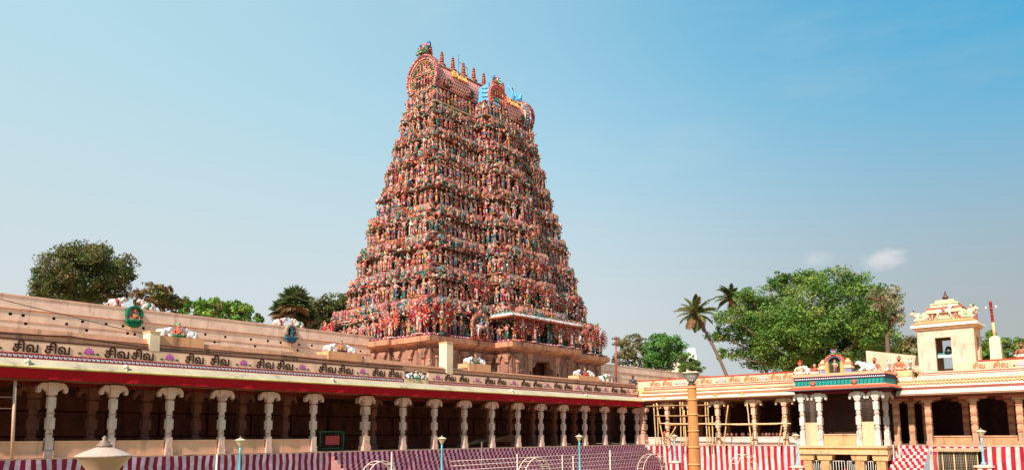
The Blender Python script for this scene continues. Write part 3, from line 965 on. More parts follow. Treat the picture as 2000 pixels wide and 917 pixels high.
build('partition_wall', g, 'stone', hall)
g = G()
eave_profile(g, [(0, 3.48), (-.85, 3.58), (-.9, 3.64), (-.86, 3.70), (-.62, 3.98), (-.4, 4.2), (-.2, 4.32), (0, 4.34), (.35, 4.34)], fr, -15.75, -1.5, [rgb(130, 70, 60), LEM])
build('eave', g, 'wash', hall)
g = G()     # red and white lattice of curls, then a plain step, lace and lettered frieze
g.box(-15.7, -1.5, RY - .03, RY + .3, 4.345, 4.72, rgb(196, 84, 52))
rr = random.Random(3)
for i in range(int(14.2 / .23)):
    for j in range(2):
        x, z = -15.62 + i * .23 + j * .1, 4.43 + j * .18
        P = [(x + .11 * cos(t), RY - .05, z + .08 * sin(t)) for t in np.linspace(.3, 5.4, 6)]
        g.tube(P, .03, 4, jit(rgb(240, 206, 160), .08, rr))
g.box(-15.7, -1.5, RY - .08, RY + .3, 4.72, 5.0, LEM)
tag(build('curl_lattice', g, 'plain', hall), kind='stuff')
g = G()
lace(g, fr, -14.2, -1.5, 5.0, 5.2, .2, rgb(236, 190, 170), rgb(196, 110, 96))
tag(build('lace_border', g, 'plain', hall), kind='stuff')
frieze(hall, fr, -12.05, -1.5, 5.205, 5.84, [(xr(a), xr(b)) for a, b in ((1902, 1925), (1942, 1971))] + [(-6.0, -5.1), (-4.6, -3.7)], [xr(1996), -3.0], WORD_TAN, LOTUS_P, BR, pfr, 'cream panel with tan Tamil words beside the roof shrine', .44, RC)
g = G()
g.box(-10.5, -1.5, RY - .05, RY + .32, 5.84, 5.91, rgb(196, 70, 50))
g.box(-15.75, -14.2, RY - .02, RY + .5, 5.0, 5.48, rgb(222, 178, 130))
g.box(-15.8, -14.2, RY - .1, RY + .5, 5.0, 5.08, rgb(224, 160, 110))
build('coping', g, 'stained', hall)

# roof shrine with bell opening
SY = 62.06
shr = empty('roof_shrine', (-12.45, SY, 5.2), 'small cream roof shrine with dark opening, sculpted tiers and finial', 'shrine')
ws = 1.86
sx0, sx1 = -14.28, -10.62
SH = rgb(214, 184, 160)
g = G()
ox0, ox1, oz0, oz1 = -13.12, -12.08, 5.3, 7.72
f_front = lambda u, v, d: (u, SY + d, v)
grid_wall(g, sx0, sx1, 5.2, 8.35, [(ox0, ox1, oz0, oz1)], f_front, .3, SH)
f_back = lambda u, v, d: (u, SY + 2.4 - d, v)
grid_wall(g, sx0, sx1, 5.2, 8.35, [(ox0, ox1, 5.6, oz1)], f_back, .3, rgb(190, 150, 120))
f_r = lambda u, v, d: (sx1 - d, SY + u, v)
grid_wall(g, 0, 2.4, 5.2, 8.35, [(.8, 1.6, 5.6, oz1)], f_r, .3, rgb(232, 180, 140))
f_l = lambda u, v, d: (sx0 + d, SY + u, v)
grid_wall(g, 0, 2.4, 5.2, 8.35, [(.8, 1.6, 5.6, oz1)], f_l, .3, rgb(232, 180, 140))
for x in (sx0 + .3, sx1 - .3):
    g.add([(x, SY + .3, 5.2), (x, SY + 2.1, 5.2), (x, SY + 2.1, 8.35), (x, SY + .3, 8.35)], [(0, 1, 2, 3)], rgb(120, 76, 62))
build('wall', g, 'peel', shr)
g = G()
g.box(sx0 - .15, sx1 + .15, SY - .15, SY + 2.55, 8.352, 8.52, rgb(236, 180, 140))
g.box(sx0 - .32, sx1 + .32, SY - .32, SY + 2.72, 8.52, 8.70, rgb(236, 226, 214))
g.box(sx0 - .2, sx1 + .2, SY - .2, SY + 2.6, 8.70, 8.85, rgb(226, 130, 84))
g.box(sx0 - .05, sx1 + .05, SY - .05, SY + 2.45, 8.85, 8.98, rgb(230, 170, 120))
build('cornice', g, 'wash', shr)
g = G()
cx, cy = -12.45, SY + 1.2
for h0, z0, z1, c in ((1.3, 8.98, 9.55, rgb(214, 150, 104)), (1.42, 9.55, 9.68, rgb(190, 186, 140)), (1.18, 9.68, 9.9, rgb(216, 186, 150)), (1.2, 9.9, 10.0, rgb(190, 90, 66)), (.92, 10.0, 10.22, rgb(240, 214, 170)), (.95, 10.22, 10.31, rgb(180, 180, 130)), (.66, 10.31, 10.56, rgb(206, 190, 140))):
    g.box(cx - h0, cx + h0, cy - h0 * .75, cy + h0 * .75, z0, z1, c, .06 if z1 - z0 < .3 else .12)
build('tiered_roof', g, 'stucco', shr)
g = G()
g.lathe([(.16, 10.5), (.2, 10.56), (.1, 10.62), (.2, 10.72), (.22, 10.8), (.08, 10.9), (.12, 10.98), (.05, 11.06), (.07, 11.14), (.0, 11.32)], 10, rgb(80, 26, 34), (cx, cy, 0))
build('finial', g, 'metal', shr)
g = G()
g.box(ox0 - .1, ox1 + .1, SY + 1.0, SY + 1.25, 6.55, 6.68, rgb(60, 140, 150))
g.box(ox0 - .1, ox1 + .1, SY + 1.0, SY + 1.2, 6.34, 6.55, rgb(210, 220, 214))
g.lathe([(.3, 6.68), (.26, 6.8), (.2, 7.0), (.14, 7.12), (.0, 7.18)], 10, rgb(40, 50, 40), (-12.5, SY + 1.1, 0))
build('bell_frame', g, 'metal', shr)

# marker pillar and pole
p = onY(1946, 703, RY + .3)
stele = empty('flag_pillar', (p[0], RY + .55, 5.2), 'short cream pillar carrying a leaning red-banded pole', 'pillar')
g = G()
g.box(p[0] - .37, p[0] + .35, RY + .3, RY + 1.0, 5.15, 7.42, rgb(240, 206, 164), .05)
g.box(p[0] - .32, p[0] + .3, RY + .35, RY + .95, 7.42, 7.58, rgb(236, 196, 150), .16)
build('pillar', g, 'wash', stele)
g = G()
q0, q1 = np.array((p[0] - .03, RY + .65, 7.5)), onY(1934, 588, RY + .65)
qm = q0 + (q1 - q0) * .42
g.tube([q0, qm], [.1, .085], 8, rgb(222, 176, 130))
for k in range(7):
    a, b = qm + (q1 - qm) * k / 7, qm + (q1 - qm) * (k + 1) / 7
    g.tube([a, b], .085 if k % 2 else .095, 8, rgb(150, 44, 40) if k % 2 == 0 else rgb(130, 24, 26))
build('pole', g, 'plain', stele)
g = G()
for sx in (-1, 1):
    q = qm + (q1 - qm) * .72
    g.lathe([(.0, -.09), (.07, -.05), (.07, .05), (.0, .09)], 7, rgb(226, 226, 220), q + np.array((sx * .3, 0, 0)))
    g.tube([q, q + np.array((sx * .3, 0, 0))], .02, 4, rgb(120, 90, 80))
build('insulators', g, 'glaze', stele)

# sloping stair wall behind the porch statues
g = G()
a, b = onY(1691, 684, 64.5), onY(1797, 696, 64.5)
g.prism([(a[0], 4.9), (b[0] + .3, 4.9), (b[0] + .3, b[2]), (a[0], a[2])], lambda u, v, d: (u, 64.5 + d, v), 0, .35, rgb(220, 180, 150))
tag(build('stair_wall', g, 'wash', loc=(a[0], 64.5, 4.9)), 'plain cream wall with sloping top beside the roof shrine', 'wall')

# ------------------------------------------------------------------ outer compound walls
WX, WZ = -71.0, 12.55
def comp_wall(name, y0, y1, label, holes):
    g = G()
    fw = lambda u, v, d: (WX - d, u, v)
    WP = rgb(240, 198, 172)
    grid_wall(g, y0, y1, 0, WZ - 1.15, [h for h in holes], fw, .5, WP, rgb(60, 36, 30))
    g.prism([(y0, WZ - 1.15), (y1, WZ - 1.15), (y1, WZ - .1), (y0, WZ - .1)], fw, -.10, .9, rgb(240, 200, 176))
    g.prism([(y0, WZ - .1), (y1, WZ - .1), (y1, WZ), (y0, WZ)], fw, -.16, .96, rgb(234, 192, 166))
    g.prism([(y0, WZ - 1.23), (y1, WZ - 1.23), (y1, WZ - 1.15), (y0, WZ - 1.15)], fw, -.05, .5, rgb(222, 150, 120))
    g.prism([(y0, WZ - 2.18), (y1, WZ - 2.18), (y1, WZ - 2.1), (y0, WZ - 2.1)], fw, -.04, .1, rgb(226, 170, 140))
    g.prism([(y0, 0), (y1, 0), (y1, WZ - 1.15), (y0, WZ - 1.15)], fw, .55, .9, WP)
    return tag(build(name, g, 'wash', loc=(WX, (y0 + y1) / 2, 0)), label, 'wall')
hl = []
for px, py in ((45, 615), (105, 621), (161, 627), (207, 632), (240, 636), (280, 640), (50, 631), (169, 644), (249, 650), (263, 652), (401, 652), (419, 667), (440, 657), (490, 662), (498, 675), (523, 665), (548, 668), (581, 683), (584, 672), (609, 674), (704, 685), (725, 687), (709, 697), (730, 700), (345, 655), (370, 662), (20, 612), (130, 632)):
    p = onX(px, py, WX)
    if p[2] < WZ - 1.4:
        hl.append((p[1] - .11, p[1] + .13, p[2] - .13, p[2] + .1))
comp_wall('compound_wall', 8.0, 58.2, 'long high pink plastered wall with rows of small holes, behind the colonnade', hl)
comp_wall('compound_wall', 91.2, 165.0, 'distant stretch of pink wall beyond the tower, before the trees', [])
# ------------------------------------------------------------------ sculpture builders (unit height, facing -y)
SKINS = [rgb(212, 142, 122), rgb(198, 114, 98), rgb(222, 170, 150), rgb(186, 92, 80), rgb(224, 184, 166), rgb(206, 130, 120), rgb(180, 86, 74), rgb(206, 140, 112), rgb(70, 132, 104), rgb(110, 150, 166), rgb(226, 212, 198)]
CLOTHS = [rgb(160, 34, 42), rgb(184, 62, 54), rgb(206, 130, 66), rgb(176, 44, 50), rgb(206, 150, 120), rgb(60, 110, 84), rgb(66, 138, 122), rgb(156, 50, 82), rgb(224, 200, 186), rgb(214, 160, 96), rgb(84, 122, 156), rgb(176, 70, 62), rgb(206, 120, 108)]
CROWNS = [rgb(220, 168, 110), rgb(200, 104, 80), rgb(222, 158, 132), rgb(186, 70, 68), rgb(74, 136, 104)]
def mkfig(rng, kind='stand', skin=None, cloth=None):
    skin = skin or rng.choice(SKINS[:8] * 3 + SKINS[8:])
    cloth = cloth or rng.choice(CLOTHS)
    crown = rng.choice(CROWNS)
    trim = rng.choice(CLOTHS)
    g = G()
    if kind == 'seat':
        g.lathe([(.30, 0), (.30, .06), (.24, .1)], 7, trim, sy=.7, smooth=False)
        g.blob((0, -.06, .17), (.30, .20, .10), cloth, 8, 4)
        dz, k = -.30, 1.35
        T = lambda x, y, z: (x * k, y * k, (z - .47) * k + .16)
    else:
        T = lambda x, y, z: (x, y, z)
        g.lathe([(.16, 0), (.17, .025), (.13, .05)], 7, trim, sy=.75, smooth=False)
        sw, bare = rng.uniform(-.04, .04), rng.random() < .6
        if rng.random() < .28:
            g.lathe([(.11, .05), (.085, .2), (.11, .36), (.10, .5)], 6, cloth, (0, 0, 0), sy=.7)
            for q in range(3):
                g.box(-.05 + .035 * q, -.035 + .035 * q, -.095, -.06, .08, .45, trim)
        else:
            for sx in (-1, 1):
                g.tube([(sx * .075 + sw * .4, -.02, .05), (sx * .085 + sw, -.02, .27)], [.036, .048], 5, skin if bare else cloth)
                g.tube([(sx * .085 + sw, -.02, .27), (sx * .055, 0, .5)], [.052, .075], 5, cloth)
            g.box(-.03, .03, -.10, -.06, .14, .5, trim)
    kk = 1.35 if kind == 'seat' else 1.0
    def ring(prof, col, n=8, sy=.7):
        g.lathe([(r * kk, T(0, 0, z)[2]) for r, z in prof], n, col, sy=sy)
    ring([(.105, .47), (.08, .56), (.115, .66), (.12, .71), (.045, .765), (.04, .79)], skin)
    ring([(.11, .49), (.115, .52), (.10, .54)], trim)
    ring([(.05, .775), (.066, .82), (.064, .865), (.05, .89)], skin, sy=.95)
    ring([(.072, .87), (.075, .895), (.055, .91), (.05, .955), (.025, .985), (.0, 1.02)], crown, sy=.95)
    ring([(.09, .715), (.1, .7), (.075, .735)], crown)
    na = rng.choice([1, 1, 2])
    for sx in (-1, 1):
        for q in range(na):
            up = rng.random() < .35 + .5 * q
            e = (sx * (.20 + .03 * q), .02 - .03 * q, .60 + (.14 if up else 0))
            hnd = (sx * (.20 if up else rng.uniform(.08, .22)), -.11, .80 if up else rng.uniform(.48, .62))
            g.tube([T(sx * .115, 0, .70), T(*e), T(*hnd)], [.038 * kk, .032 * kk, .028 * kk], 5, skin)
            g.blob(T(*hnd), (.035 * kk,) * 3, crown if rng.random() < .5 else skin, 5, 3)
    if rng.random() < .3:
        n = 9
        for i in range(n):
            a = pi * (i / (n - 1))
            g.blob(T(.13 * cos(a), .04, .85 + .13 * sin(a)), (.03, .02, .03), trim, 4, 3)
    return g
def mkmany(rng, skin):
    """dancing god with a wheel of arms"""
    g = mkfig(rng, 'stand', skin, rng.choice(CLOTHS[:3]))
    fanc = rng.choice([rgb(190, 56, 52), rgb(206, 96, 76), rgb(176, 44, 48), rgb(214, 130, 90)])
    n = 10
    for sx in (-1, 1):
        for i in range(n):
            a = radians(-65 + 140 * i / (n - 1))
            L = .40
            p0 = (sx * .10, .01, .68)
            p1 = (sx * (.1 + L * .55 * cos(a)), .0, .68 + L * .55 * sin(a))
            p2 = (sx * (.1 + L * cos(a)), -.05, .68 + L * sin(a) + .02)
            g.tube([p0, p1, p2], [.04, .034, .03], 4, fanc)
            g.tube([p2, (p2[0] + sx * .07 * cos(a), -.06, p2[2] + .07 * sin(a))], [.02, .03], 4, rng.choice(CROWNS))
    return g
def mkhorse(rng):
    g = G()
    c = rgb(226, 206, 196)
    g.tube([(-.36, 0, .52), (-.30, 0, .56), (0, 0, .54), (.26, 0, .58), (.34, 0, .66)], [.06, .13, .12, .13, .08], 7, c)
    g.tube([(.28, 0, .62), (.38, 0, .78), (.42, 0, .86)], [.1, .075, .06], 6, c)
    g.tube([(.39, 0, .88), (.52, 0, .80), (.56, 0, .77)], [.06, .045, .035], 6, c)
    for x, y, f in ((.26, -.07, .12), (.26, .07, -.02), (-.28, -.07, -.05), (-.28, .07, .05)):
        g.tube([(x, y, .52), (x + f, y, .26), (x + f * .6, y, .0)], [.06, .04, .035], 5, c)
    g.tube([(-.38, 0, .55), (-.48, 0, .45), (-.48, 0, .25)], [.04, .05, .02], 5, rgb(176, 60, 50))
    g.blob((0, 0, .62), (.17, .14, .1), rgb(190, 40, 50), 7, 4)
    M = np.diag([.62, .62, .62, 1.0]); M[2, 3] = .50
    R = np.array([[0, -1, 0, 0], [1, 0, 0, 0], [0, 0, 1, 0], [0, 0, 0, 1.0]])
    g.merge(mkfig(rng, 'seat'), M @ R)
    return g
def mkshrine(rng, kind):
    """miniature roof pavilion of a storey (unit height, width per kind) with a coloured horseshoe medallion"""
    g = G()
    c1, c2, c3 = rng.choice([rgb(214, 140, 112), rgb(206, 156, 130), rgb(196, 100, 82), rgb(150, 64, 58), rgb(96, 130, 104), rgb(80, 130, 120), rgb(190, 112, 100)]), rng.choice([TEAL, GREEN, rgb(170, 50, 50), rgb(86, 150, 146), rgb(60, 110, 84)]), rng.choice([rgb(70, 160, 140), rgb(60, 140, 90), rgb(216, 160, 130), rgb(196, 60, 56), rgb(214, 130, 66), rgb(110, 170, 180), rgb(206, 186, 176), rgb(200, 100, 116)])
    wd, dp = {'sala': (.95, .30), 'kuta': (.52, .42), 'panj': (.42, .34)}[kind]
    g.box(-wd, wd, -dp, dp, 0, .16, c1)
    g.box(-wd * .9, wd * .9, -dp * .85, dp * .85, .16, .40, rng.choice([MAROON, rgb(150, 60, 50), rgb(40, 90, 70)]))
    n = {'sala': 5, 'kuta': 3, 'panj': 2}[kind]
    for i in range(n):
        x = (-wd + 2 * wd * (i + .5) / n) * .9
        g.box(x - .035, x + .035, -dp * .92, -dp * .8, .16, .40, c1)
    g.box(-wd * 1.08, wd * 1.08, -dp * 1.15, dp * 1.1, .40, .47, c2, -.02)
    g.box(-wd, wd, -dp, dp, .47, .52, c1)
    if kind == 'kuta':
        g.lathe([(wd * .85, .52), (wd * .98, .62), (wd * .9, .76), (wd * .6, .9), (wd * .2, .96), (.05, 1.0), (.07, 1.06), (.0, 1.16)], 8, c1, sy=dp / wd)
    else:
        pr = [(-dp * .95, .52), (-dp * 1.08, .66), (-dp * .9, .84), (-dp * .45, .97), (0, 1.0), (dp * .45, .97), (dp * .9, .84), (dp, .66), (dp * .95, .52)]
        g.prism(pr, lambda u, v, d: (d, u, v), -wd * .92, wd * .92, jit(c1, .1, rng), c1)
        for x in ((-.5, 0, .5) if kind == 'sala' else (0,)):
            g.lathe([(.04, 1.0), (.055, 1.05), (.02, 1.1), (0, 1.16)], 5, rgb(200, 110, 70), (x * wd, 0, 0))
    # horseshoe medallion(s): disc, rim, boss
    for x in ((-.55 * wd, .55 * wd) if kind == 'sala' else (0.0,)):
        r = .30 if kind != 'sala' else .26
        A = np.linspace(0, 2 * pi, 11)[:-1]
        P = [(x + r * cos(a), .70 + r * 1.05 * sin(a)) for a in A]
        g.prism(P, lambda u, v, d: (u, -dp * 1.12 - d, v), 0, .07, c3)
        P2 = [(x + r * .6 * cos(a), .70 + r * .63 * sin(a)) for a in A]
        g.prism(P2, lambda u, v, d: (u, -dp * 1.12 - d, v), .072, .10, mixc(c3, c1, .55))
        g.blob((x, -dp * 1.12 - .12, .70), (.09, .06, .11), rng.choice(SKINS), 5, 4)
        g.tube([(x, -dp * 1.15, .70 + r), (x, -dp * 1.2, .78 + r)], [.08, .01], 5, c2)
    return g
def mkarch(rng):
    """arched aureole (torana)"""
    g = G()
    for r0, r1, c, d in ((.42, .50, rgb(226, 150, 110), .10), (.34, .42, rgb(40, 130, 100), .07), (.0, .34, rgb(150, 40, 44), .02)):
        A = np.linspace(-.25, pi + .25, 15)
        for a, b in zip(A[:-1], A[1:]):
            P = [(r1 * cos(a), r1 * sin(a)), (r1 * cos(b), r1 * sin(b)), (r0 * cos(b), r0 * sin(b)), (r0 * cos(a), r0 * sin(a))]
            g.prism(P[::-1], lambda u, v, dd: (u, -dd, v * 1.1 + .45), 0, d, c)
    for sx in (-1, 1):
        g.lathe([(.06, 0), (.05, .05), (.045, .4), (.07, .45)], 6, rgb(220, 180, 160), (sx * .44, -.06, 0))
    for i in range(9):
        a = pi * i / 8
        g.blob((.52 * cos(a), -.06, .45 + .57 * sin(a)), (.05, .04, .05), rgb(200, 60, 50), 5, 3)
    return g
def mkyali(rng, blue=False):
    """lion-faced crest that tops a roof gable"""
    g = G()
    g.blob((0, 0, .45), (.42, .34, .40), rgb(190, 46, 60), 10, 6)
    g.blob((0, -.30, .34), (.26, .18, .2), rgb(40, 130, 90), 8, 5)
    for sx in (-1, 1):
        g.blob((sx * .2, -.28, .56), (.12, .1, .13), rgb(230, 226, 214), 7, 5)
        g.blob((sx * .2, -.37, .56), (.05, .04, .06), DARK, 5, 4)
        g.tube([(sx * .3, 0, .6), (sx * .5, .05, .8), (sx * .46, .05, 1.0), (sx * .3, 0, 1.02)], [.14, .13, .1, .04], 7, rgb(50, 120, 176))
        g.tube([(sx * .2, -.3, .2), (sx * .46, -.25, .2), (sx * .56, -.2, .4), (sx * .46, -.18, .52)], [.08, .07, .06, .02], 6, rgb(50, 140, 90))
        for i in range(3):
            g.tube([(sx * (.05 + .08 * i), -.44, .22), (sx * (.05 + .08 * i), -.46, .1)], [.035, .005], 4, rgb(236, 230, 216))
    g.blob((0, .1, .85), (.25, .25, .2), rgb(206, 60, 70), 8, 5)
    return g

# ------------------------------------------------------------------ the tower
TX, TY = -71.0, 74.0
tower = empty('temple_tower', (TX, TY, 0), 'towering gateway tower covered in tiers of brightly painted sculptures', 'tower')
ZS = [11.95, 16.65, 20.65, 24.7, 28.65, 32.55, 36.2, 39.4, 42.95]
def ext(z):
    k = (z - 11.95) / (42.95 - 11.95)
    fl = max(0, 1 - (z - 11.95) / 6.0) ** 1.5 if z < 17.95 else 0
    return 9.1 + (3.0 - 9.1) * k + fl * .45, 16.3 + (10.2 - 16.3) * k + fl * .55
def bays(z):
    k = (z - 11.95) / (42.95 - 11.95)
    return 6.3 + (2.9 - 6.3) * k, 2.7 + (1.9 - 2.7) * k, 3.2 + (1.1 - 3.2) * k, .45 + (.25 - .45) * k     # b, p (long faces), c, q (narrow faces)
def outline(z, d, bayx=True):
    ax, ay = ext(z)
    b, p, c, q = bays(z)
    A, B = ax - d, ay - d
    b, c = b - d, c - d
    if not bayx:
        p = 0.0
    pts = []
    quadr = [(A, -B), ]
    P = [(A, -B), (A, -b), (A + p, -b), (A + p, b), (A, b), (A, B), (c, B), (c, B + q), (-c, B + q), (-c, B), (-A, B), (-A, b), (-A - p, b), (-A - p, -b), (-A, -b), (-A, -B), (-c, -B), (-c, -B - q), (c, -B - q), (c, -B)]
    if not bayx:
        P = [pt for i, pt in enumerate(P) if i not in (1, 2, 3, 4, 11, 12, 13, 14)]
    return [(TX + x, TY + y) for x, y in P]
def slab(g, z, d0, z0, d1, z1, col, bayx=True, cap=True):
    a, b = outline(z, d0, bayx), outline(z, d1, bayx)
    n = len(a)
    v = [(x, y, z0) for x, y in a] + [(x, y, z1) for x, y in b]
    f = [(i, (i + 1) % n, n + (i + 1) % n, n + i) for i in range(n)]
    if cap:
        f += [tuple(range(n - 1, -1, -1)), tuple(range(n, 2 * n))]
    g.add(v, f, col)
rt = random.Random(11)
def edges(z, d):
    P = outline(z, d)
    out_ = []
    for i in range(len(P)):
        a, b = np.array(P[i]), np.array(P[(i + 1) % len(P)])
        L = np.linalg.norm(b - a)
        t = (b - a) / max(L, 1e-6)
        out_.append((a, b, L, t, np.array([t[1], -t[0]])))
    return out_

FIGS = [mkfig(random.Random(100 + i)) for i in range(36)]
SEATS = [mkfig(random.Random(200 + i), 'seat') for i in range(14)]
MANY = [mkmany(random.Random(300 + i), SKINS[(i * 3) % 7]) for i in range(4)]
SHR = {k: [mkshrine(random.Random(400 + i + 50 * j), k) for i in range(12)] for j, k in enumerate(('sala', 'kuta', 'panj'))}
HORSE = [mkhorse(random.Random(500 + i)) for i in range(2)]
ARCH = [mkarch(random.Random(600))]
POOL = {}
def pool_mesh(kind, lib, i):
    key = (kind, i)
    if key not in POOL:
        o = build(kind + '_source', lib[i], 'relief', local=True)
        POOL[key] = o.data
        bpy.data.objects.remove(o)
    return POOL[key]
PLACE = []   # (importance, name, kind, lib, index, position, angle, (scale x, y, z), visible)
def put(name, kind, lib, i, p, nrm, s, vis):
    sc = s if hasattr(s, '__len__') else (s, s, s)
    PLACE.append((sc[2] * sc[0], name, kind, lib, i % len(lib), p, atan2(nrm[1], nrm[0]) + pi / 2, sc, vis))

WALLC = [rgb(84, 36, 34), rgb(96, 48, 42), rgb(70, 44, 38), rgb(92, 44, 42)]
for i in range(8):
    z0, z1 = ZS[i], ZS[i + 1]
    h = z1 - z0
    axn, ayn = ext(z1)
    ax, ay = ext(z0)
    set_ = ax - axn
    dn = max(.25, (ax - axn))
    g = G()
    slab(g, z0, .16, z0 + .003, .18, z0 + .14, rt.choice([rgb(60, 120, 96), rgb(170, 96, 76), rgb(130, 60, 54)]))
    slab(g, z0, .24, z0 + .14, .26, z0 + .22, rgb(140, 66, 56))
    build('ledge', g, 'relief', tower)
    # storey wall with pilasters; the long-side bays are hollow with a real opening
    wt = z0 + .56 * h
    g = G()
    slab(g, z0, 1.1, z0 + .22, 1.1, wt, WALLC[i % 4], bayx=False)
    b, p, c, q = bays(z0)
    for sgn in (1, -1):
        xf = TX + sgn * (ax + p - 1.0)
        xb = TX + sgn * (ax - 1.11)
        ow = .62 if i else .95
        fb = lambda u, v, d: (xf - sgn * d, TY + u, v)
        grid_wall(g, -(b - 1.0), b - 1.0, z0 + .22, wt, [(-ow, ow, z0 + .3, wt - .18)], fb, .35, WALLC[(i + 1) % 4], None)
        for s2 in (-1, 1):
            y = TY + s2 * (b - 1.0)
            g.quad((xf, y, z0 + .22), (xb, y, z0 + .22), (xb, y, wt), (xf, y, wt), WALLC[(i + 2) % 4])
    for (a, bb, L, t, nr) in edges(z0, .95):
        n = max(1, int(L / .8))
        if L < .6:
            continue
        for k in range(n):
            m = a + t * (L * (k + .5) / n)
            if abs(nr[0]) > .5 and abs(m[1] - TY) < 1.2:
                continue
            w = .09
            c_ = rt.choice([rgb(60, 130, 100), rgb(214, 150, 120), rgb(200, 90, 70), rgb(90, 140, 140)])
            e0, e1 = m - t * w, m + t * w
            v = [(*(e0 - nr * .1), z0 + .22), (*(e1 - nr * .1), z0 + .22), (*(e1 + nr * .06), z0 + .22), (*(e0 + nr * .06), z0 + .22)]
            v += [(x, y, wt) for x, y, _ in v]
            g.add(v, [(4, 5, 6, 7), (0, 1, 5, 4), (1, 2, 6, 5), (2, 3, 7, 6), (3, 0, 4, 7)], c_)
    build('storey_wall', g, 'relief', tower)
    # overhanging cornice
    g = G()
    slab(g, z0, .55, wt, .34, wt + .05, rgb(150, 80, 66))
    slab(g, z0, .34, wt + .05, .32, wt + .12, rt.choice([rgb(70, 128, 108), rgb(76, 136, 96), rgb(196, 96, 76), rgb(104, 146, 150)]))
    slab(g, z0, .34, wt + .12, .55, wt + .28, rgb(176, 110, 92))
    slab(g, z0, .55, wt + .28, .5, wt + .36, rt.choice([rgb(74, 126, 104), rgb(170, 100, 86)]))
    for (a, bb, L, t, nr) in edges(z0, .30):
        n = max(1, int(L / .55))
        for k in range(n):
            m = a + t * (L * (k + rt.uniform(.3, .7)) / n)
            s_ = rt.uniform(.7, 1.5)
            u = rt.random()
            c_ = rt.choice([rgb(226, 180, 150), rgb(214, 130, 104), rgb(90, 150, 126), rgb(186, 60, 60), rgb(228, 206, 190), rgb(70, 120, 90), rgb(196, 120, 90), rgb(60, 130, 110), rgb(96, 60, 52)])
            if u < .8:
                g.blob((m[0], m[1], wt + .12 + .05 * s_), (.16 * s_, .16 * s_, .2 * s_), c_, 5, 4)
                g.blob((m[0] + nr[0] * .14 * s_, m[1] + nr[1] * .14 * s_, wt + .1), (.07 * s_, .07 * s_, .09 * s_), rt.choice(SKINS), 4, 3)
            else:
                g.tube([(m[0], m[1], wt), (m[0] + nr[0] * .25, m[1] + nr[1] * .25, wt - .12), (m[0] + nr[0] * .18, m[1] + nr[1] * .18, wt - .4)], [.12, .1, .03], 5, c_)
    build('cornice', g, 'relief', tower)
    zh = wt + .36
    g = G()
    din = min(1.05, set_ + .28)
    slab(g, z0, din, zh, din, z1, rgb(150, 66, 54))
    build('upper_core', g, 'relief', tower)
    # figures and pavilions along every edge
    FH = (wt - z0 - .22) * 1.08
    HH = (z1 - zh) / 1.0
    for ei, (a, bb, L, t, nr) in enumerate(edges(z0, .42)):
        vis = (nr[0] > .5) or (nr[1] < -.5)
        if L > .5:
            sp = FH * .37
            n = max(1, int(L / sp))
            for k in range(n):
                m = a + t * (L * (k + .5) / n)
                longf = abs(nr[0]) > .5
                if longf and abs(m[1] - TY) < (1.0 if i == 0 else .66):
                    continue
                u = rt.random()
                hh = FH * rt.uniform(.74, 1.16)
                pos = (m[0] + nr[0] * rt.uniform(-.12, .1), m[1] + nr[1] * rt.uniform(-.12, .1), z0 + rt.uniform(.12, .34))
                if u < .12:
                    put('seated_statue', 'seat', SEATS, rt.randrange(14), pos, nr, FH * .72, vis)
                else:
                    put('statue', 'fig', FIGS, rt.randrange(36), pos, nr, (hh * 1.12, hh * 1.12, hh), vis)
        for rowd, rown in ((0.12, 1),):
            pass
    for ei, (a, bb, L, t, nr) in enumerate(edges(z0, .62)):
        vis = (nr[0] > .5) or (nr[1] < -.5)
        if L < 1.0:
            continue
        seq = []
        # corner kuta, then alternating sala / panjara with small seated figures between
        wK, wS, wP = 1.04 * HH * .82, 1.9 * HH * .66, .84 * HH * .8
        x = 0.0
        k = 0
        while True:
            kind = ('kuta', 'panj', 'sala', 'panj', 'fig')[k % 5] if L > 3 else ('panj', 'fig')[k % 2]
            w = {'kuta': wK, 'panj': wP, 'sala': wS, 'fig': .5 * HH}[kind] * 1.04
            if x + w > L:
                break
            seq.append((kind, x + w / 2, w))
            x += w
            k += 1
        off = (L - x) / 2
        for kind, xx, w in seq:
            m = a + t * (xx + off)
            pos = (m[0], m[1], zh)
            if kind == 'fig':
                put('seated_statue', 'seat', SEATS, rt.randrange(14), pos, nr, HH * .95, vis)
            else:
                hx = {'kuta': .82, 'sala': .66, 'panj': .8}[kind]
                put('miniature_pavilion', kind, SHR[kind], rt.randrange(12), pos, nr, (HH * hx, HH * .62, HH * .88), vis)
            for _q in range(2):
                q_ = m + nr * rt.uniform(.2, .5) + t * rt.uniform(-.5, .5) * w
                if rt.random() < .45:
                    put('statue', 'fig', FIGS, rt.randrange(36), (q_[0], q_[1], zh - .1), nr, HH * rt.uniform(.75, 1.25), vis)
                else:
                    put('seated_statue', 'seat', SEATS, rt.randrange(14), (q_[0], q_[1], zh - .05), nr, HH * rt.uniform(.55, .95), vis)
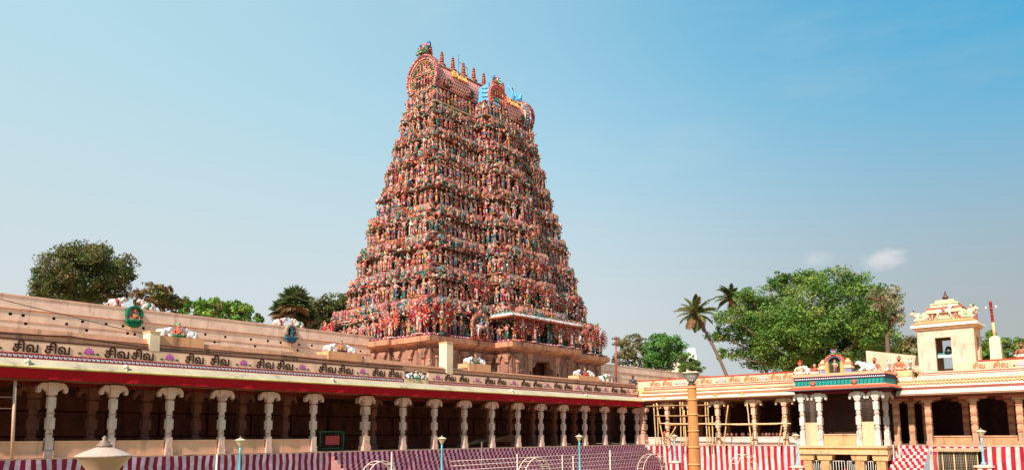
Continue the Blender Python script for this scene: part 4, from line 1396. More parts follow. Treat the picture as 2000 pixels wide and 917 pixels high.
# guardians, many-armed gods, riders under arches on the two lowest storeys; pairs flanking each opening
def face_pt(z, dx, y):
    ax, ay = ext(z)
    return (TX + ax + dx, TY + y)
b0, p0, c0, q0 = bays(ZS[0])
EX, NY = np.array([1.0, 0]), np.array([0, -1.0])
hs = 2.9
for y, dx, k, s in ((-15.4, .0, 0, 3.1), (-2.6, p0, 1, 2.7), (2.6, p0, 2, 2.7), (-4.7, p0, 3, 2.6), (4.9, p0, 1, 2.6), (12.8, .05, 2, 2.7), (15.3, 0, 0, 2.8)):
    P = face_pt(ZS[0], dx, y)
    put('many_armed_statue', 'many', MANY, k, (P[0] + .3, P[1], ZS[0] + .1), EX, s * 1.15, True)
ax0, ay0 = ext(ZS[0])
for x, k, s in ((8.2, 1, 3.0), (-8.6, 3, 2.6), (3.4, 2, 2.7)):
    put('many_armed_statue', 'many', MANY, k, (TX + x, TY - ay0 - .35, ZS[0] + .1), NY, s * 1.12, True)
for y, dx in ((-9.3, .1), (9.3, .1)):
    P = face_pt(ZS[0], dx, y)
    put('arched_aureole', 'arch', ARCH, 0, (P[0] + .1, P[1], ZS[0] + .2), EX, 3.0, True)
    put('rider_statue', 'horse', HORSE, 0, (P[0] + .55, P[1], ZS[0] + .2), EX, 2.3, True)
for zi in (1, 2):
    b, p, c, q = bays(ZS[zi])
    for y, k in ((-1.9, 0), (1.9, 2)) if zi == 1 else ((-1.5, 1), (1.5, 3)):
        P = face_pt(ZS[zi], p, y)
        put('many_armed_statue', 'many', MANY, k, (P[0] + .25, P[1], ZS[zi] + .15), EX, 2.9 if zi == 1 else 2.3, True)
for y, dx, k in ((-8.6, .05, 1), (-7.0, .05, 3), (6.8, .05, 0), (9.2, .05, 2)):
    P = face_pt(ZS[1], dx, y)
    put('many_armed_statue', 'many', MANY, k, (P[0] + .3, P[1], ZS[1] + .1), EX, 2.8, True)
for zi in range(2, 8):
    b, p, c, q = bays(ZS[zi])
    hh = (ZS[zi + 1] - ZS[zi])
    for y in (-.85, .85):
        P = face_pt(ZS[zi], p, y)
        put('statue', 'fig', FIGS, rt.randrange(36), (P[0] - .1, P[1], ZS[zi] + .1), EX, hh * .58, True)
    P = face_pt(ZS[zi], p, rt.uniform(-.3, .3))
    put('seated_statue', 'seat', SEATS, rt.randrange(14), (P[0] - .0, P[1], ZS[zi] - hh * .22), EX, hh * .48, True)
# the largest 300 statues and 300 pavilions that show are parts of their own; all the rest are one mass
PLACE.sort(key=lambda r: -r[0])
cnt = {}
restS, restP = G(), G()
tz = np.array([TX, TY, 0])
for (imp, name, kind, lib, ix, pos, ang, sc, vis) in PLACE:
    grp = 'p' if name == 'miniature_pavilion' else name
    lim = {'p': 290, 'statue': 295, 'seated_statue': 150}.get(grp, 99)
    if vis and cnt.get(grp, 0) < lim:
        cnt[grp] = cnt.get(grp, 0) + 1
        o = link(name, pool_mesh(kind, lib, ix), tower, tuple(np.array(pos) - tz))
        o.rotation_euler = (0, 0, ang)
        o.scale = sc
    else:
        M = np.eye(4)
        M[:3, :3] = np.array([[cos(ang), -sin(ang), 0], [sin(ang), cos(ang), 0], [0, 0, 1]]) @ np.diag(sc)
        M[:3, 3] = pos
        (restP if grp == 'p' else restS).merge(lib[ix], M)
tag(build('sculpture_mass', restS, 'relief', tower), kind='stuff')
tag(build('pavilion_mass', restP, 'relief', tower), kind='stuff')
# white canopy over the lowest bay and its green columns
z0 = ZS[0]
ax, ay = ext(z0)
wt = z0 + .56 * (ZS[1] - z0)
g = G()
bx0, bx1 = TX + ax - .6, TX + ax + p0
def sk(o0, z_0, o1, z_1, col):
    A = [(bx0, TY - b0 - o0, z_0), (bx1 + o0, TY - b0 - o0, z_0), (bx1 + o0, TY + b0 + o0, z_0), (bx0, TY + b0 + o0, z_0)]
    B = [(bx0, TY - b0 - o1, z_1), (bx1 + o1, TY - b0 - o1, z_1), (bx1 + o1, TY + b0 + o1, z_1), (bx0, TY + b0 + o1, z_1)]
    for i in range(3):
        g.quad(A[i], A[i + 1], B[i + 1], B[i], col)
sk(.0, wt + .15, .75, wt + .18, rgb(190, 90, 70))
sk(.75, wt + .18, .80, wt + .34, rgb(216, 110, 70))
sk(.80, wt + .34, .62, wt + .58, rgb(226, 222, 218))
sk(.62, wt + .58, .25, wt + .74, rgb(216, 216, 220))
sk(.25, wt + .74, -.3, wt + .76, rgb(216, 216, 220))
sk(.12, wt + .76, .1, wt + .9, rgb(60, 140, 116))
build('canopy', g, 'relief', tower)
for y in (-1.55, -.9, .9, 1.55):
    g = G()
    x = TX + ax + p0 - .25
    g.lathe([(.2, z0 + .2), (.2, z0 + .45), (.15, z0 + .5), (.14, wt - .4), (.2, wt - .3), (.24, wt - .1), (.24, wt + .1)], 10, rgb(44, 140, 120), (x, TY + y, 0))
    g.lathe([(.17, wt - .62), (.19, wt - .56), (.17, wt - .5)], 10, rgb(206, 90, 60), (x, TY + y, 0))
    build('bay_column', g, 'relief', tower)
# magenta petal kerb on the stone ledge
g = G()
slab(g, z0, -.28, z0 - .02, -.22, z0 + .1, rgb(150, 40, 90))
for (a, b, L, t, nr) in edges(z0, -.34):
    n = int(L / .34)
    for k in range(n):
        m = a + t * (L * (k + .5) / n)
        g.blob((m[0], m[1], z0 + .08), (.14, .14, .12), (rgb(196, 60, 110), rgb(224, 190, 190))[k % 2], 5, 3)
tag(build('petal_kerb', g, 'relief', tower), kind='stuff')

# stone podium
g = G()
zb = ZS[0]
for d0, za, d1, zz, c in ((-1.0, 0, -1.0, .8, STONE), (-.7, .8, -.7, 1.6, STONE), (-.9, 1.6, -.9, 2.0, STONE), (.25, 2.0, .25, 5.2, STONE), (-.25, 5.2, -.25, 5.6, STONE), (.0, 5.6, .0, 6.1, STONE), (-.45, 6.1, -.55, 6.3, STONE)):
    slab(g, zb, d0, za, d1, zz, mixc(c, rgb(150, 100, 80), .3))
build('podium_plinth', g, 'stone', tower)
ax, ay = ext(zb)
b, p, c, q = bays(zb)
g = G()
SC2 = rgb(152, 104, 88)
cxh, cyh = ax - .35, ay - .35
g.box(TX - cxh, TX + cxh, TY - cyh, TY - 2.2, 6.3, 10.75, SC2)
g.box(TX - cxh, TX + cxh, TY + 2.0, TY + cyh, 6.3, 10.75, SC2)
g.box(TX - cxh, TX + cxh, TY - 2.2, TY + 2.0, 9.96, 10.75, SC2)
for s2 in (-1, 1):
    g.box(TX - c + .35, TX + c - .35, TY + s2 * (cyh + q / 2) - q / 2, TY + s2 * (cyh + q / 2) + q / 2, 6.3, 10.75, SC2)
for sgn in (1, -1):
    xf = TX + sgn * (ax + p - .3)
    fb = lambda u, v, d: (xf - sgn * d, TY + u, v)
    grid_wall(g, -(b - .3), b - .3, 6.3, 10.75, [(-2.2, 2.0, 6.3, 9.95)], fb, 1.5, SC2, None)
    for s2 in (-1, 1):
        y = TY + s2 * (b - .3)
        xb = TX + sgn * (ax - .4)
        g.quad((xf, y, 6.3), (xb, y, 6.3), (xb, y, 10.75), (xf, y, 10.75), SC2)
build('podium_wall', g, 'stone', tower)
g = G()
xf = TX + ax + p - .3
A = np.linspace(0, pi / 2, 6)
for sgn in (-1, 1):
    P = [(sgn * 2.2, 9.95), (sgn * 2.2, 9.0)] + [(sgn * (2.2 - .9 * sin(a)), 9.0 + .9 * (1 - cos(a))) for a in A[1:]]
    if sgn > 0:
        P = P[::-1]
    g.prism(P, lambda u, v, d: (xf - d, TY - .1 + u, v), .02, .6, SC2)
    build('door_bracket', g, 'stone', tower)
    g = G()
for sgn in (-1, 1):
    g = G()
    g.box(xf - .05, xf + .12, TY + sgn * 2.7 - .35, TY + sgn * 2.7 + .35, 6.3, 10.2, rgb(190, 132, 104))
    g.box(xf - .05, xf + .16, TY + sgn * 2.7 - .5, TY + sgn * 2.7 + .5, 10.2, 10.7, rgb(190, 132, 104))
    g.box(xf + .12, xf + .14, TY + sgn * 2.7 - .14, TY + sgn * 2.7 + .14, 8.0, 8.6, DARK)
    build('door_jamb', g, 'stone', tower)
for (a, bb, L, t, nr) in edges(zb, .3):
    if L < 1 or nr[0] < -.5 or nr[1] > .5:
        continue
    n = max(2, int(L / 1.9))
    for k in range(n):
        m = a + t * (L * (k + .5) / n)
        if nr[0] > .5 and abs(m[1] - TY) < 3.6:
            continue
        s = G()
        s.box(-.26, .26, -.02, .5, 6.3, 6.9, STONE)
        s.box(-.18, .18, .08, .5, 6.9, 9.4, STONE)
        for zz in (7.6, 8.4):
            s.box(-.23, .23, .03, .5, zz, zz + .15, STONE)
        s.lathe([(.2, 9.4), (.34, 9.55), (.34, 9.75), (.2, 9.85)], 8, STONE, (0, .1, 0))
        s.box(-.38, .38, -.12, .5, 9.85, 10.0, STONE)
        s.prism([(-.65, 10.5), (-.6, 10.25), (-.3, 10.0), (.3, 10.0), (.6, 10.25), (.65, 10.5)], lambda u, v, d: (u, d, v), -.1, .4, STONE)
        if k % 2 == 0 and L > 4:      # niche pavilion between
            s.box(.45, 1.25, .1, .5, 6.6, 7.2, rgb(170, 116, 92)); s.box(.4, 1.3, .04, .5, 8.6, 8.75, STONE); s.box(.5, 1.2, .1, .5, 8.75, 9.1, STONE, .08)
            s.box(.6, 1.1, .12, .5, 9.1, 9.4, STONE, .12)
            s.box(.5, .62, .1, .5, 7.2, 8.6, STONE); s.box(1.08, 1.2, .1, .5, 7.2, 8.6, STONE)
        M = np.eye(4)
        ang = atan2(nr[1], nr[0]) + pi / 2
        M[:3, :3] = np.array([[cos(ang), -sin(ang), 0], [sin(ang), cos(ang), 0], [0, 0, 1]])
        M[:3, 3] = (m[0] + nr[0] * .2, m[1] + nr[1] * .2, 0)
        gg = G().merge(s, M)
        build('pilaster', gg, 'stone', tower)
g = G()
LEDGE = rgb(190, 132, 102)
slab(g, zb, .2, 10.75, .0, 11.0, SC2)
slab(g, zb, -.1, 11.0, -.55, 11.25, LEDGE)
slab(g, zb, -.55, 11.25, -.6, 11.85, LEDGE)
slab(g, zb, -.5, 11.85, -.2, 11.945, rgb(190, 130, 100))
build('podium_ledge', g, 'stone', tower)
for y in (-9.3, 9.3):       # little red balustrades under the riders
    g = G()
    P = face_pt(zb, .5, y)
    g.box(P[0], P[0] + .2, P[1] - 1.6, P[1] + 1.6, 11.95, 12.05, rgb(196, 70, 56))
    g.box(P[0], P[0] + .2, P[1] - 1.6, P[1] + 1.6, 12.55, 12.67, rgb(196, 70, 56))
    for k in range(9):
        g.lathe([(.08, 12.05), (.11, 12.2), (.06, 12.4), (.09, 12.55)], 6, rgb(206, 84, 64), (P[0] + .1, P[1] - 1.5 + k * .375, 0))
    build('balustrade', g, 'relief', tower)

# --- neck storey and barrel roof
z0 = ZS[8]
ax, ay = ext(z0)
g = G()
slab(g, z0, -.12, z0 + .0, -.2, z0 + .12, rgb(150, 140, 110))
slab(g, z0, -.2, z0 + .12, -.05, z0 + .3, rgb(186, 156, 120))
slab(g, z0, .7, z0 + .3, .7, z0 + 2.6, rgb(120, 40, 40))
build('neck', g, 'relief', tower)
NK = []
for (a, bb, L, t, nr) in edges(z0, .25):
    n = int(L / .62)
    for k in range(n):
        m = a + t * (L * (k + .5) / n)
        hh = rt.uniform(1.5, 2.1)
        o = link('statue' if False else 'neck_statue', pool_mesh('fig', FIGS, rt.randrange(36)), tower, tuple(np.array((m[0], m[1], z0 + .28)) - tz))
        o.rotation_euler = (0, 0, atan2(nr[1], nr[0]) + pi / 2)
        o.scale = (hh * 1.15, hh * 1.15, hh)
# vault: horseshoe section along y
VR, VC = 2.5, 47.1
YA, YB = TY - 9.3, TY + 9.3
def vault_pt(a, r=VR):
    return r * cos(a), VC + r * .97 * sin(a)
TILE = [rgb(198, 62, 72), rgb(184, 44, 58), rgb(214, 120, 110)]
def tile_rows(y0, y1, name):
    """scale-tiled skin: every tile a small raised lozenge"""
    g = G()
    A0, A1 = radians(-32), radians(180 + 32)
    g.add([(TX + vault_pt(a)[0], y, vault_pt(a)[1]) for y in (y0, y1) for a in np.linspace(A0, A1, 25)], [(k, k + 1, 25 + k + 1, 25 + k) for k in range(24)], rgb(228, 188, 172), True)
    rows, colsn = 24, int((y1 - y0) / .36)
    for r in range(rows):
        a = A0 + (A1 - A0) * (r + .5) / rows
        da = (A1 - A0) / rows * .46
        for k in range(colsn):
            yc = y0 + (y1 - y0) * (k + .5 + (.5 if r % 2 else 0)) / colsn
            if yc + .15 > y1:
                continue
            up = 1 if a < pi / 2 else -1
            p = [(a - up * da * 1.2, yc), (a, yc + .13), (a + up * da * .8, yc), (a, yc - .13)]
            v = []
            for (aa, y) in p:
                x, z = vault_pt(aa, VR + .05)
                v.append((TX + x, y, z))
            g.add(v if up > 0 else v[::-1], [(0, 1, 2, 3)], jit(TILE[(r + k) % 2], .12, rt))
    o = build(name, g, 'stucco', tower)
    return o
tag(tile_rows(YA, YB, 'barrel_roof'), kind='stuff')
g = G()
g.box(TX - .45, TX + .45, YA, YB, VC + VR * .96, VC + VR * .97 + .22, rgb(110, 40, 40))
for k in range(40):
    y = YA + .25 + k * (YB - YA - .5) / 39
    g.blob((TX + .46, y, VC + VR + .06), (.1, .12, .1), rgb(226, 206, 180), 5, 3)
g.box(TX + 1.3, TX + 1.95, YA, YB, VC + VR * .74, VC + VR * .80, rgb(226, 196, 170))
build('ridge', g, 'relief', tower)
# pots on the ridge
kal = G()
kal.lathe([(.28, 0), (.30, .1), (.20, .16), (.44, .34), (.50, .48), (.40, .62), (.14, .70), (.27, .80), (.27, .90), (.12, .98), (.26, 1.08), (.26, 1.18), (.11, 1.26), (.24, 1.36), (.24, 1.46), (.10, 1.54), (.21, 1.63), (.21, 1.71), (.09, 1.78), (.17, 1.86), (.17, 1.93), (.06, 2.0), (.08, 2.06), (.0, 2.2)], 12, rgb(196, 90, 54))
kal.C[0] = np.array([rgb(176, 96, 70) if (i // 12) % 4 < 2 else rgb(112, 46, 38) for i in range(len(kal.C[0]))])
ko = build('finial_source', kal, 'stucco', local=True); km = ko.data; bpy.data.objects.remove(ko)
for k in range(9):
    y = YA + 1.05 + k * (YB - YA - 2.1) / 8
    link('ridge_finial', km, tower, (0, y - TY, VC + VR * .97 + .2)).scale = (1.12, 1.12, 1.22)
# gable ends: horseshoe with petal rings, gods and lion crest
def gable(yf, sgn, name):
    g = G()
    A = np.linspace(radians(-34), radians(214), 34)
    rings = [(2.95, 2.68, rgb(172, 100, 104), .55), (2.68, 2.4, rgb(206, 146, 130), .42), (2.4, 2.15, rgb(180, 110, 100), .3), (2.15, 1.9, rgb(110, 140, 100), .18)]
    for r1, r0, c, d in rings:
        for a, b in zip(A[:-1], A[1:]):
            P = [(r1 * cos(a), r1 * sin(a)), (r1 * cos(b), r1 * sin(b)), (r0 * cos(b), r0 * sin(b)), (r0 * cos(a), r0 * sin(a))]
            g.prism(P, lambda u, v, dd: (TX + u, yf + sgn * dd, VC + .05 + v * 1.1), -.25, d, jit(c, .12, rt))
    rr2 = random.Random(8)
    for k in range(46):
        r_, a_ = 1.9 * sqrt(rr2.random()), rr2.uniform(-.5, pi + .5)
        c_ = np.array((TX + r_ * cos(a_), yf + sgn * .12, VC + .3 + r_ * sin(a_)))
        g.tube([c_ + np.array((.22 * cos(q), sgn * .05, .22 * sin(q))) for q in np.linspace(0, 5, 6)], .05, 4, rr2.choice([rgb(70, 140, 100), rgb(110, 150, 90), rgb(214, 150, 120), rgb(190, 70, 66), rgb(226, 206, 180)]))
    P = [(1.95 * cos(a), 1.95 * sin(a)) for a in A]
    g.prism(P, lambda u, v, dd: (TX + u, yf + sgn * dd, VC + .05 + v * 1.1), -.2, .04, rgb(120, 50, 46))
    n = 30
    for k in range(n):
        a = radians(-30) + radians(240) * k / (n - 1)
        g.blob((TX + 2.82 * cos(a), yf + sgn * .55, VC + .05 + 3.1 * sin(a)), (.13, .1, .13), (rgb(186, 96, 104), rgb(214, 150, 136))[k % 2], 5, 3)
        g.blob((TX + 2.02 * cos(a), yf + sgn * .28, VC + .05 + 2.2 * sin(a)), (.1, .1, .1), (rgb(50, 140, 90), rgb(226, 170, 90))[k % 2], 5, 3)
    o = build(name, g, 'relief', tower)
    M = np.eye(4)
    fg = G()
    rr = random.Random(5)
    for row, (zz, n, r) in enumerate(((VC - 1.9, 6, 1.7), (VC - .7, 6, 1.75), (VC + .45, 5, 1.4), (VC + 1.25, 3, .8))):
        for k in range(n):
            x = -r + 2 * r * (k + .5) / n
            s = 1.15
            ang = 0 if sgn < 0 else pi
            M = np.eye(4)
            M[:3, :3] = np.array([[cos(ang), -sin(ang), 0], [sin(ang), cos(ang), 0], [0, 0, 1]]) * s
            M[:3, 3] = (TX + x, yf + sgn * .22, zz)
            fg.merge(FIGS[rr.randrange(36)] if row % 2 else SEATS[rr.randrange(14)], M)
    tag(build('gable_statues', fg, 'relief', o), kind='stuff')
    return o
gable(YA, -1, 'gable')
gable(YB, 1, 'gable')
yal = mkyali(random.Random(3))
for y, ang in ((YA - .1, 0),):
    M = np.eye(4); M[:3, :3] = np.array([[cos(ang), -sin(ang), 0], [sin(ang), cos(ang), 0], [0, 0, 1]]) * 1.9
    M[:3, 3] = (TX, y, VC + 3.1)
    build('lion_crest', G().merge(yal, M), 'relief', tower)
# maroon back and blue striped rim of the far gable, blue crest leaves
g = G()
A = np.linspace(radians(-45), radians(225), 30)
for a, b in zip(A[:-1], A[1:]):
    for (r1, r0, ya, yb, c) in ((2.75, 2.5, YB - 1.15, YB - .25, rgb(84, 130, 176)), (2.8, 2.5, YB - 1.3, YB - 1.12, rgb(226, 206, 150))):
        P = [(r1 * cos(a), r1 * sin(a)), (r1 * cos(b), r1 * sin(b)), (r0 * cos(b), r0 * sin(b)), (r0 * cos(a), r0 * sin(a))]
        g.prism(P, lambda u, v, dd: (TX + u, dd, VC + .05 + v), ya, yb, c)
    m = (a + b) / 2
    g.blob((TX + 2.77 * cos(m), YB - .7, VC + .05 + 2.77 * sin(m)), (.08, .3, .08), rgb(226, 220, 200), 5, 3)
    P = [(3.05 * cos(a), 3.05 * sin(a)), (3.05 * cos(b), 3.05 * sin(b)), (2.5 * cos(b), 2.5 * sin(b)), (2.5 * cos(a), 2.5 * sin(a))]
    g.prism(P, lambda u, v, dd: (TX + u, dd, VC + .1 + v), YB - .2, YB + .5, rgb(112, 34, 48))
build('gable_rim', g, 'relief', tower)
def blue_crest(x, y, z, s):
    g = G()
    for dy, lean, h in ((-.5, -.5, 1.5), (0, .1, 1.1), (.55, .6, 1.35)):
        P = []
        for k in range(7):
            t = k / 6
            P.append((x + .25 * sin(t * 3) * s, y + (dy + lean * t * t) * s, z + h * t * s))
        g.tube(P, [.34 * s, .40 * s, .36 * s, .30 * s, .22 * s, .14 * s, .03 * s], 7, rgb(96, 172, 214), flat=.5)
    g.blob((x, y, z + .2 * s), (.6 * s, .7 * s, .45 * s), rgb(96, 172, 214), 9, 6)
    return g
build('blue_crest', blue_crest(TX, YB - .7, VC + VR + .3, 1.55), 'stucco', tower)
# central dormer on the long side
VD = VC - .75
for sgn in (1, -1):
    g = G()
    A = np.linspace(radians(-40), radians(220), 26)
    xd = TX + sgn * 4.3
    for r1, r0, c, d in ((1.75, 1.5, rgb(196, 90, 90), .35), (1.5, 1.2, rgb(206, 110, 100), .25), (1.2, 0.02, rgb(150, 70, 66), .1)):
        for a, b in zip(A[:-1], A[1:]):
            P = [(r1 * cos(a), r1 * sin(a)), (r1 * cos(b), r1 * sin(b)), (r0 * cos(b), r0 * sin(b)), (r0 * cos(a), r0 * sin(a))]
            g.prism(P, lambda u, v, dd: (xd + sgn * dd, TY + u, VD + .1 + v * 1.1), 0, d, jit(c, .12, rt))
    for s2 in (-1, 1):
        Pts = [(0, VD - 1.6), (3.5, VD - 1.6), (3.5, VD + .7), (1.4, VD + 1.6), (0, VD + 1.8)]
        g.prism(Pts, lambda u, v, dd: (xd - sgn * u, TY + s2 * (1.6 - dd), v), 0, .3, rgb(96, 168, 208))
        for k in range(5):
            g.tube([(xd - .1, TY + s2 * 1.64, VD - 1.3 + k * .6), (xd - sgn * 1.2, TY + s2 * 1.66, VD - 1.1 + k * .62)], [.1, .05], 5, rgb(120, 180, 210))
    for k in range(20):
        a = radians(-30) + radians(240) * k / 19
        g.blob((xd + sgn * .35, TY + 1.66 * cos(a), VD + .1 + 1.8 * sin(a)), (.1, .13, .13), rgb(220, 130, 110), 5, 3)
    for k in range(5):
        for r in range(3):
            M = np.eye(4)
            ang = pi / 2 if sgn > 0 else -pi / 2
            M[:3, :3] = np.array([[cos(ang), -sin(ang), 0], [sin(ang), cos(ang), 0], [0, 0, 1]]) * .95
            M[:3, 3] = (xd + sgn * .2, TY - 1.0 + .5 * k, VD - 1.5 + r * .95)
            g.merge(SEATS[rt.randrange(14)] if r % 2 else FIGS[rt.randrange(36)], M)
    M = np.eye(4); ang = pi / 2 if sgn > 0 else -pi / 2
    M[:3, :3] = np.array([[cos(ang), -sin(ang), 0], [sin(ang), cos(ang), 0], [0, 0, 1]]) * 1.25
    M[:3, 3] = (xd + .1 * sgn, TY, VD + 1.9)
    g.merge(yal, M)
    build('dormer', g, 'stucco', tower)
# gold words on the roof
GOLD = word_mesh(rgb(230, 172, 104), .2)
for y in (TY - 5.4, TY + 5.2):
    a = radians(26)
    x, z = vault_pt(a, VR + .12)
    stick(tower, 'word', GOLD, (TX + x, y, z), ((0, 1, 0), (-sin(a), 0, cos(a)), (cos(a), 0, sin(a))), 1.45)
# small dormer windows
for y in (TY - 7.6, TY - 3.4, TY + 3.4, TY + 7.2):
    g = G()
    x, z = vault_pt(radians(-18), VR + .1)
    g.prism([(-.5, 0), (.5, 0), (.62, .5), (.3, .95), (-.3, .95), (-.62, .5)], lambda u, v, d: (TX + x + d, y + u, z + v - .4), -.3, .45, rgb(130, 90, 70))
    g.box(TX + x + .45, TX + x + .47, y - .25, y + .25, z - .35, z + .3, rgb(40, 50, 40))
    build('roof_niche', g, 'relief', tower)
# lightning frame between the pots
g = G()
ya, yb = TY - 3.0, TY + .2
zt = VC + VR + .3
for a, b in (((TX - .6, ya + .6, zt), (TX - .6, ya + .6, zt + 2.6)), ((TX - .6, ya + 2.4, zt), (TX - .6, ya + 2.4, zt + 2.2)), ((TX - .6, ya + .6, zt + 2.6), (TX - .6, ya + 2.4, zt + 2.2)), ((TX - .6, ya - .6, zt + 1.1), (TX - .6, yb + .4, zt + .8)), ((TX - .6, ya + .6, zt + 2.6), (TX - .6, ya + .6, zt + 3.6))):
    g.tube([a, b], .04, 4, rgb(60, 70, 76))
build('metal_frame', g, 'metal', tower)
# ------------------------------------------------------------------ roof sculptures
def mkbull(body=rgb(226, 218, 214), cloth=rgb(176, 60, 64), horn=rgb(70, 50, 50)):
    """bull lying down, facing +x, about 1.3 long and 0.95 high"""
    g = G()
    g.tube([(-.62, 0, .28), (-.55, 0, .34), (-.3, 0, .37), (0, 0, .38), (.2, 0, .42), (.34, 0, .46)], [.12, .25, .30, .28, .26, .16], 10, body)
    g.blob((.14, 0, .66), (.16, .12, .13), body, 8, 5)
    g.tube([(.24, 0, .48), (.40, 0, .64), (.50, 0, .74)], [.2, .155, .12], 9, body)
    g.tube([(.42, 0, .80), (.56, 0, .78), (.68, 0, .70), (.76, 0, .65)], [.1, .135, .10, .085], 9, body)
    g.blob((.77, 0, .65), (.06, .085, .07), rgb(190, 150, 140), 7, 4)
    for s in (-1, 1):
        g.tube([(.48, s * .07, .88), (.47, s * .14, .99), (.52, s * .13, 1.08)], [.035, .028, .008], 6, horn)
        g.tube([(.44, s * .1, .82), (.38, s * .22, .80), (.36, s * .27, .76)], [.03, .05, .015], 6, body)
        g.blob((.60, s * .115, .80), (.03, .02, .03), DARK, 5, 3)
        g.tube([(.22, s * .2, .22), (.46, s * .22, .12), (.26, s * .25, .06)], [.12, .075, .055], 7, body)
        g.tube([(-.38, s * .24, .26), (-.16, s * .32, .14), (-.42, s * .33, .06)], [.17, .09, .055], 7, body)
    g.tube([(-.66, 0, .32), (-.74, .06, .18), (-.66, .18, .06)], [.035, .03, .04], 6, body)
    g.tube([(.32, -.17, .52), (.40, -.06, .42), (.40, .06, .42), (.32, .17, .52)], .03, 5, rgb(206, 160, 60))
    c = G()
    c.tube([(-.24, 0, .375), (-.1, 0, .385), (.04, 0, .39)], [.312, .315, .30], 10, cloth)
    return g, c
def mkseated(robe, skin=rgb(214, 140, 110), hair=rgb(60, 44, 40), shirt=None, beard=False, turban=None):
    """cross-legged figure facing -y, about 1 high"""
    g = G()
    sh = shirt or skin
    g.blob((0, -.08, .13), (.40, .26, .13), robe, 10, 5)
    for s in (-1, 1):
        g.tube([(s * .12, 0, .16), (s * .36, -.14, .16), (s * .12, -.28, .10)], [.12, .11, .07], 8, robe)
    g.lathe([(.20, .10), (.18, .25), (.22, .42), (.225, .52), (.16, .60), (.07, .64)], 10, sh, (0, .02, 0), sy=.68)
    g.lathe([(.07, .62), (.065, .68)], 8, skin, (0, .01, 0))
    g.lathe([(.05, .66), (.095, .71), (.115, .79), (.11, .87), (.07, .93), (.0, .95)], 10, skin, (0, 0, 0), sy=1.05)
    g.blob((0, -.12, .79), (.022, .03, .035), skin, 5, 4)
    for s in (-1, 1):
        g.blob((s * .045, -.107, .82), (.018, .012, .012), DARK, 5, 3)
        g.blob((s * .115, .01, .80), (.02, .03, .04), skin, 5, 4)
        g.tube([(s * .21, .02, .54), (s * .33, -.04, .36), (s * .24, -.22, .24)], [.075, .065, .05], 8, sh)
        g.blob((s * .23, -.26, .22), (.055, .06, .045), skin, 6, 4)
    g.blob((0, -.115, .745), (.035, .014, .01), rgb(120, 40, 40), 5, 3)
    if turban:
        g.blob((0, .02, .92), (.15, .15, .09), turban, 9, 5)
        g.blob((.03, .02, .99), (.09, .09, .05), turban, 8, 4)
    else:
        g.blob((0, .035, .87), (.125, .125, .10), hair, 9, 5)
        g.blob((0, .05, .97), (.06, .06, .05), hair, 7, 4)
    if beard:
        g.blob((0, -.09, .68), (.07, .045, .1), hair, 7, 4)
    g.tube([(.16, -.13, .56), (.02, -.17, .42), (-.14, -.12, .30)], .02, 5, rgb(206, 170, 90))
    return g
def bull(p, rz, s, label, cloth, body=rgb(226, 218, 214), mirror=False):
    e = empty('bull_statue', tuple(p), label, 'statue', 'reclining bull statues', rz, s)
    b, c = mkbull(body, cloth)
    o = build('body', b, 'stained' if False else 'stucco', e, local=True)
    build('saddle_cloth', c, 'stucco', o, local=True)
    return e
def seated(p, rz, s, label, **k):
    g = mkseated(**k)
    o = build('seated_statue', g, 'stucco', local=True, loc=tuple(p))
    o.rotation_euler = (0, 0, rz)
    o.scale = (s,) * 3
    return tag(o, label, 'statue', 'seated roof statues')
# pedestal groups on the left roof: two bulls and a sage between
spec = [('by the nearest square post', rgb(206, 90, 84), rgb(20, 110, 70), rgb(120, 150, 120)), ('between the second and third letter gaps, below the plain wall', rgb(190, 120, 90), rgb(60, 50, 50), rgb(110, 130, 100)),
        ('in front of the tower podium', rgb(120, 110, 90), rgb(30, 90, 70), rgb(90, 96, 84)), ('below the tower right end', rgb(120, 100, 90), rgb(190, 30, 50), rgb(90, 80, 76))]
short = ['on the pedestal beside the short square post', 'on the stained pedestal under the plain pink wall', 'on the pedestal before the tower podium doorway', 'on the pedestal below the tower right end']
for (a, b, z), (nm, shirt, robe, hair), where in zip(PED, spec, short):
    x = LX - .72
    m = (a + b) / 2
    L = (b - a)
    k = .64
    bull((x, a + .50, z - .01), pi / 2, k, 'white bull statue, left of the sage ' + where, rgb(214, 200, 196))
    bull((x, b - .50, z - .01), -pi / 2, k, 'white bull statue, right of the sage ' + where, rgb(210, 200, 200))
    seated((x + .1, m, z - .01), pi / 2, .80, 'sage seated between two white bulls ' + where, robe=robe, shirt=shirt, hair=hair, skin=rgb(196, 130, 104), turban=hair)
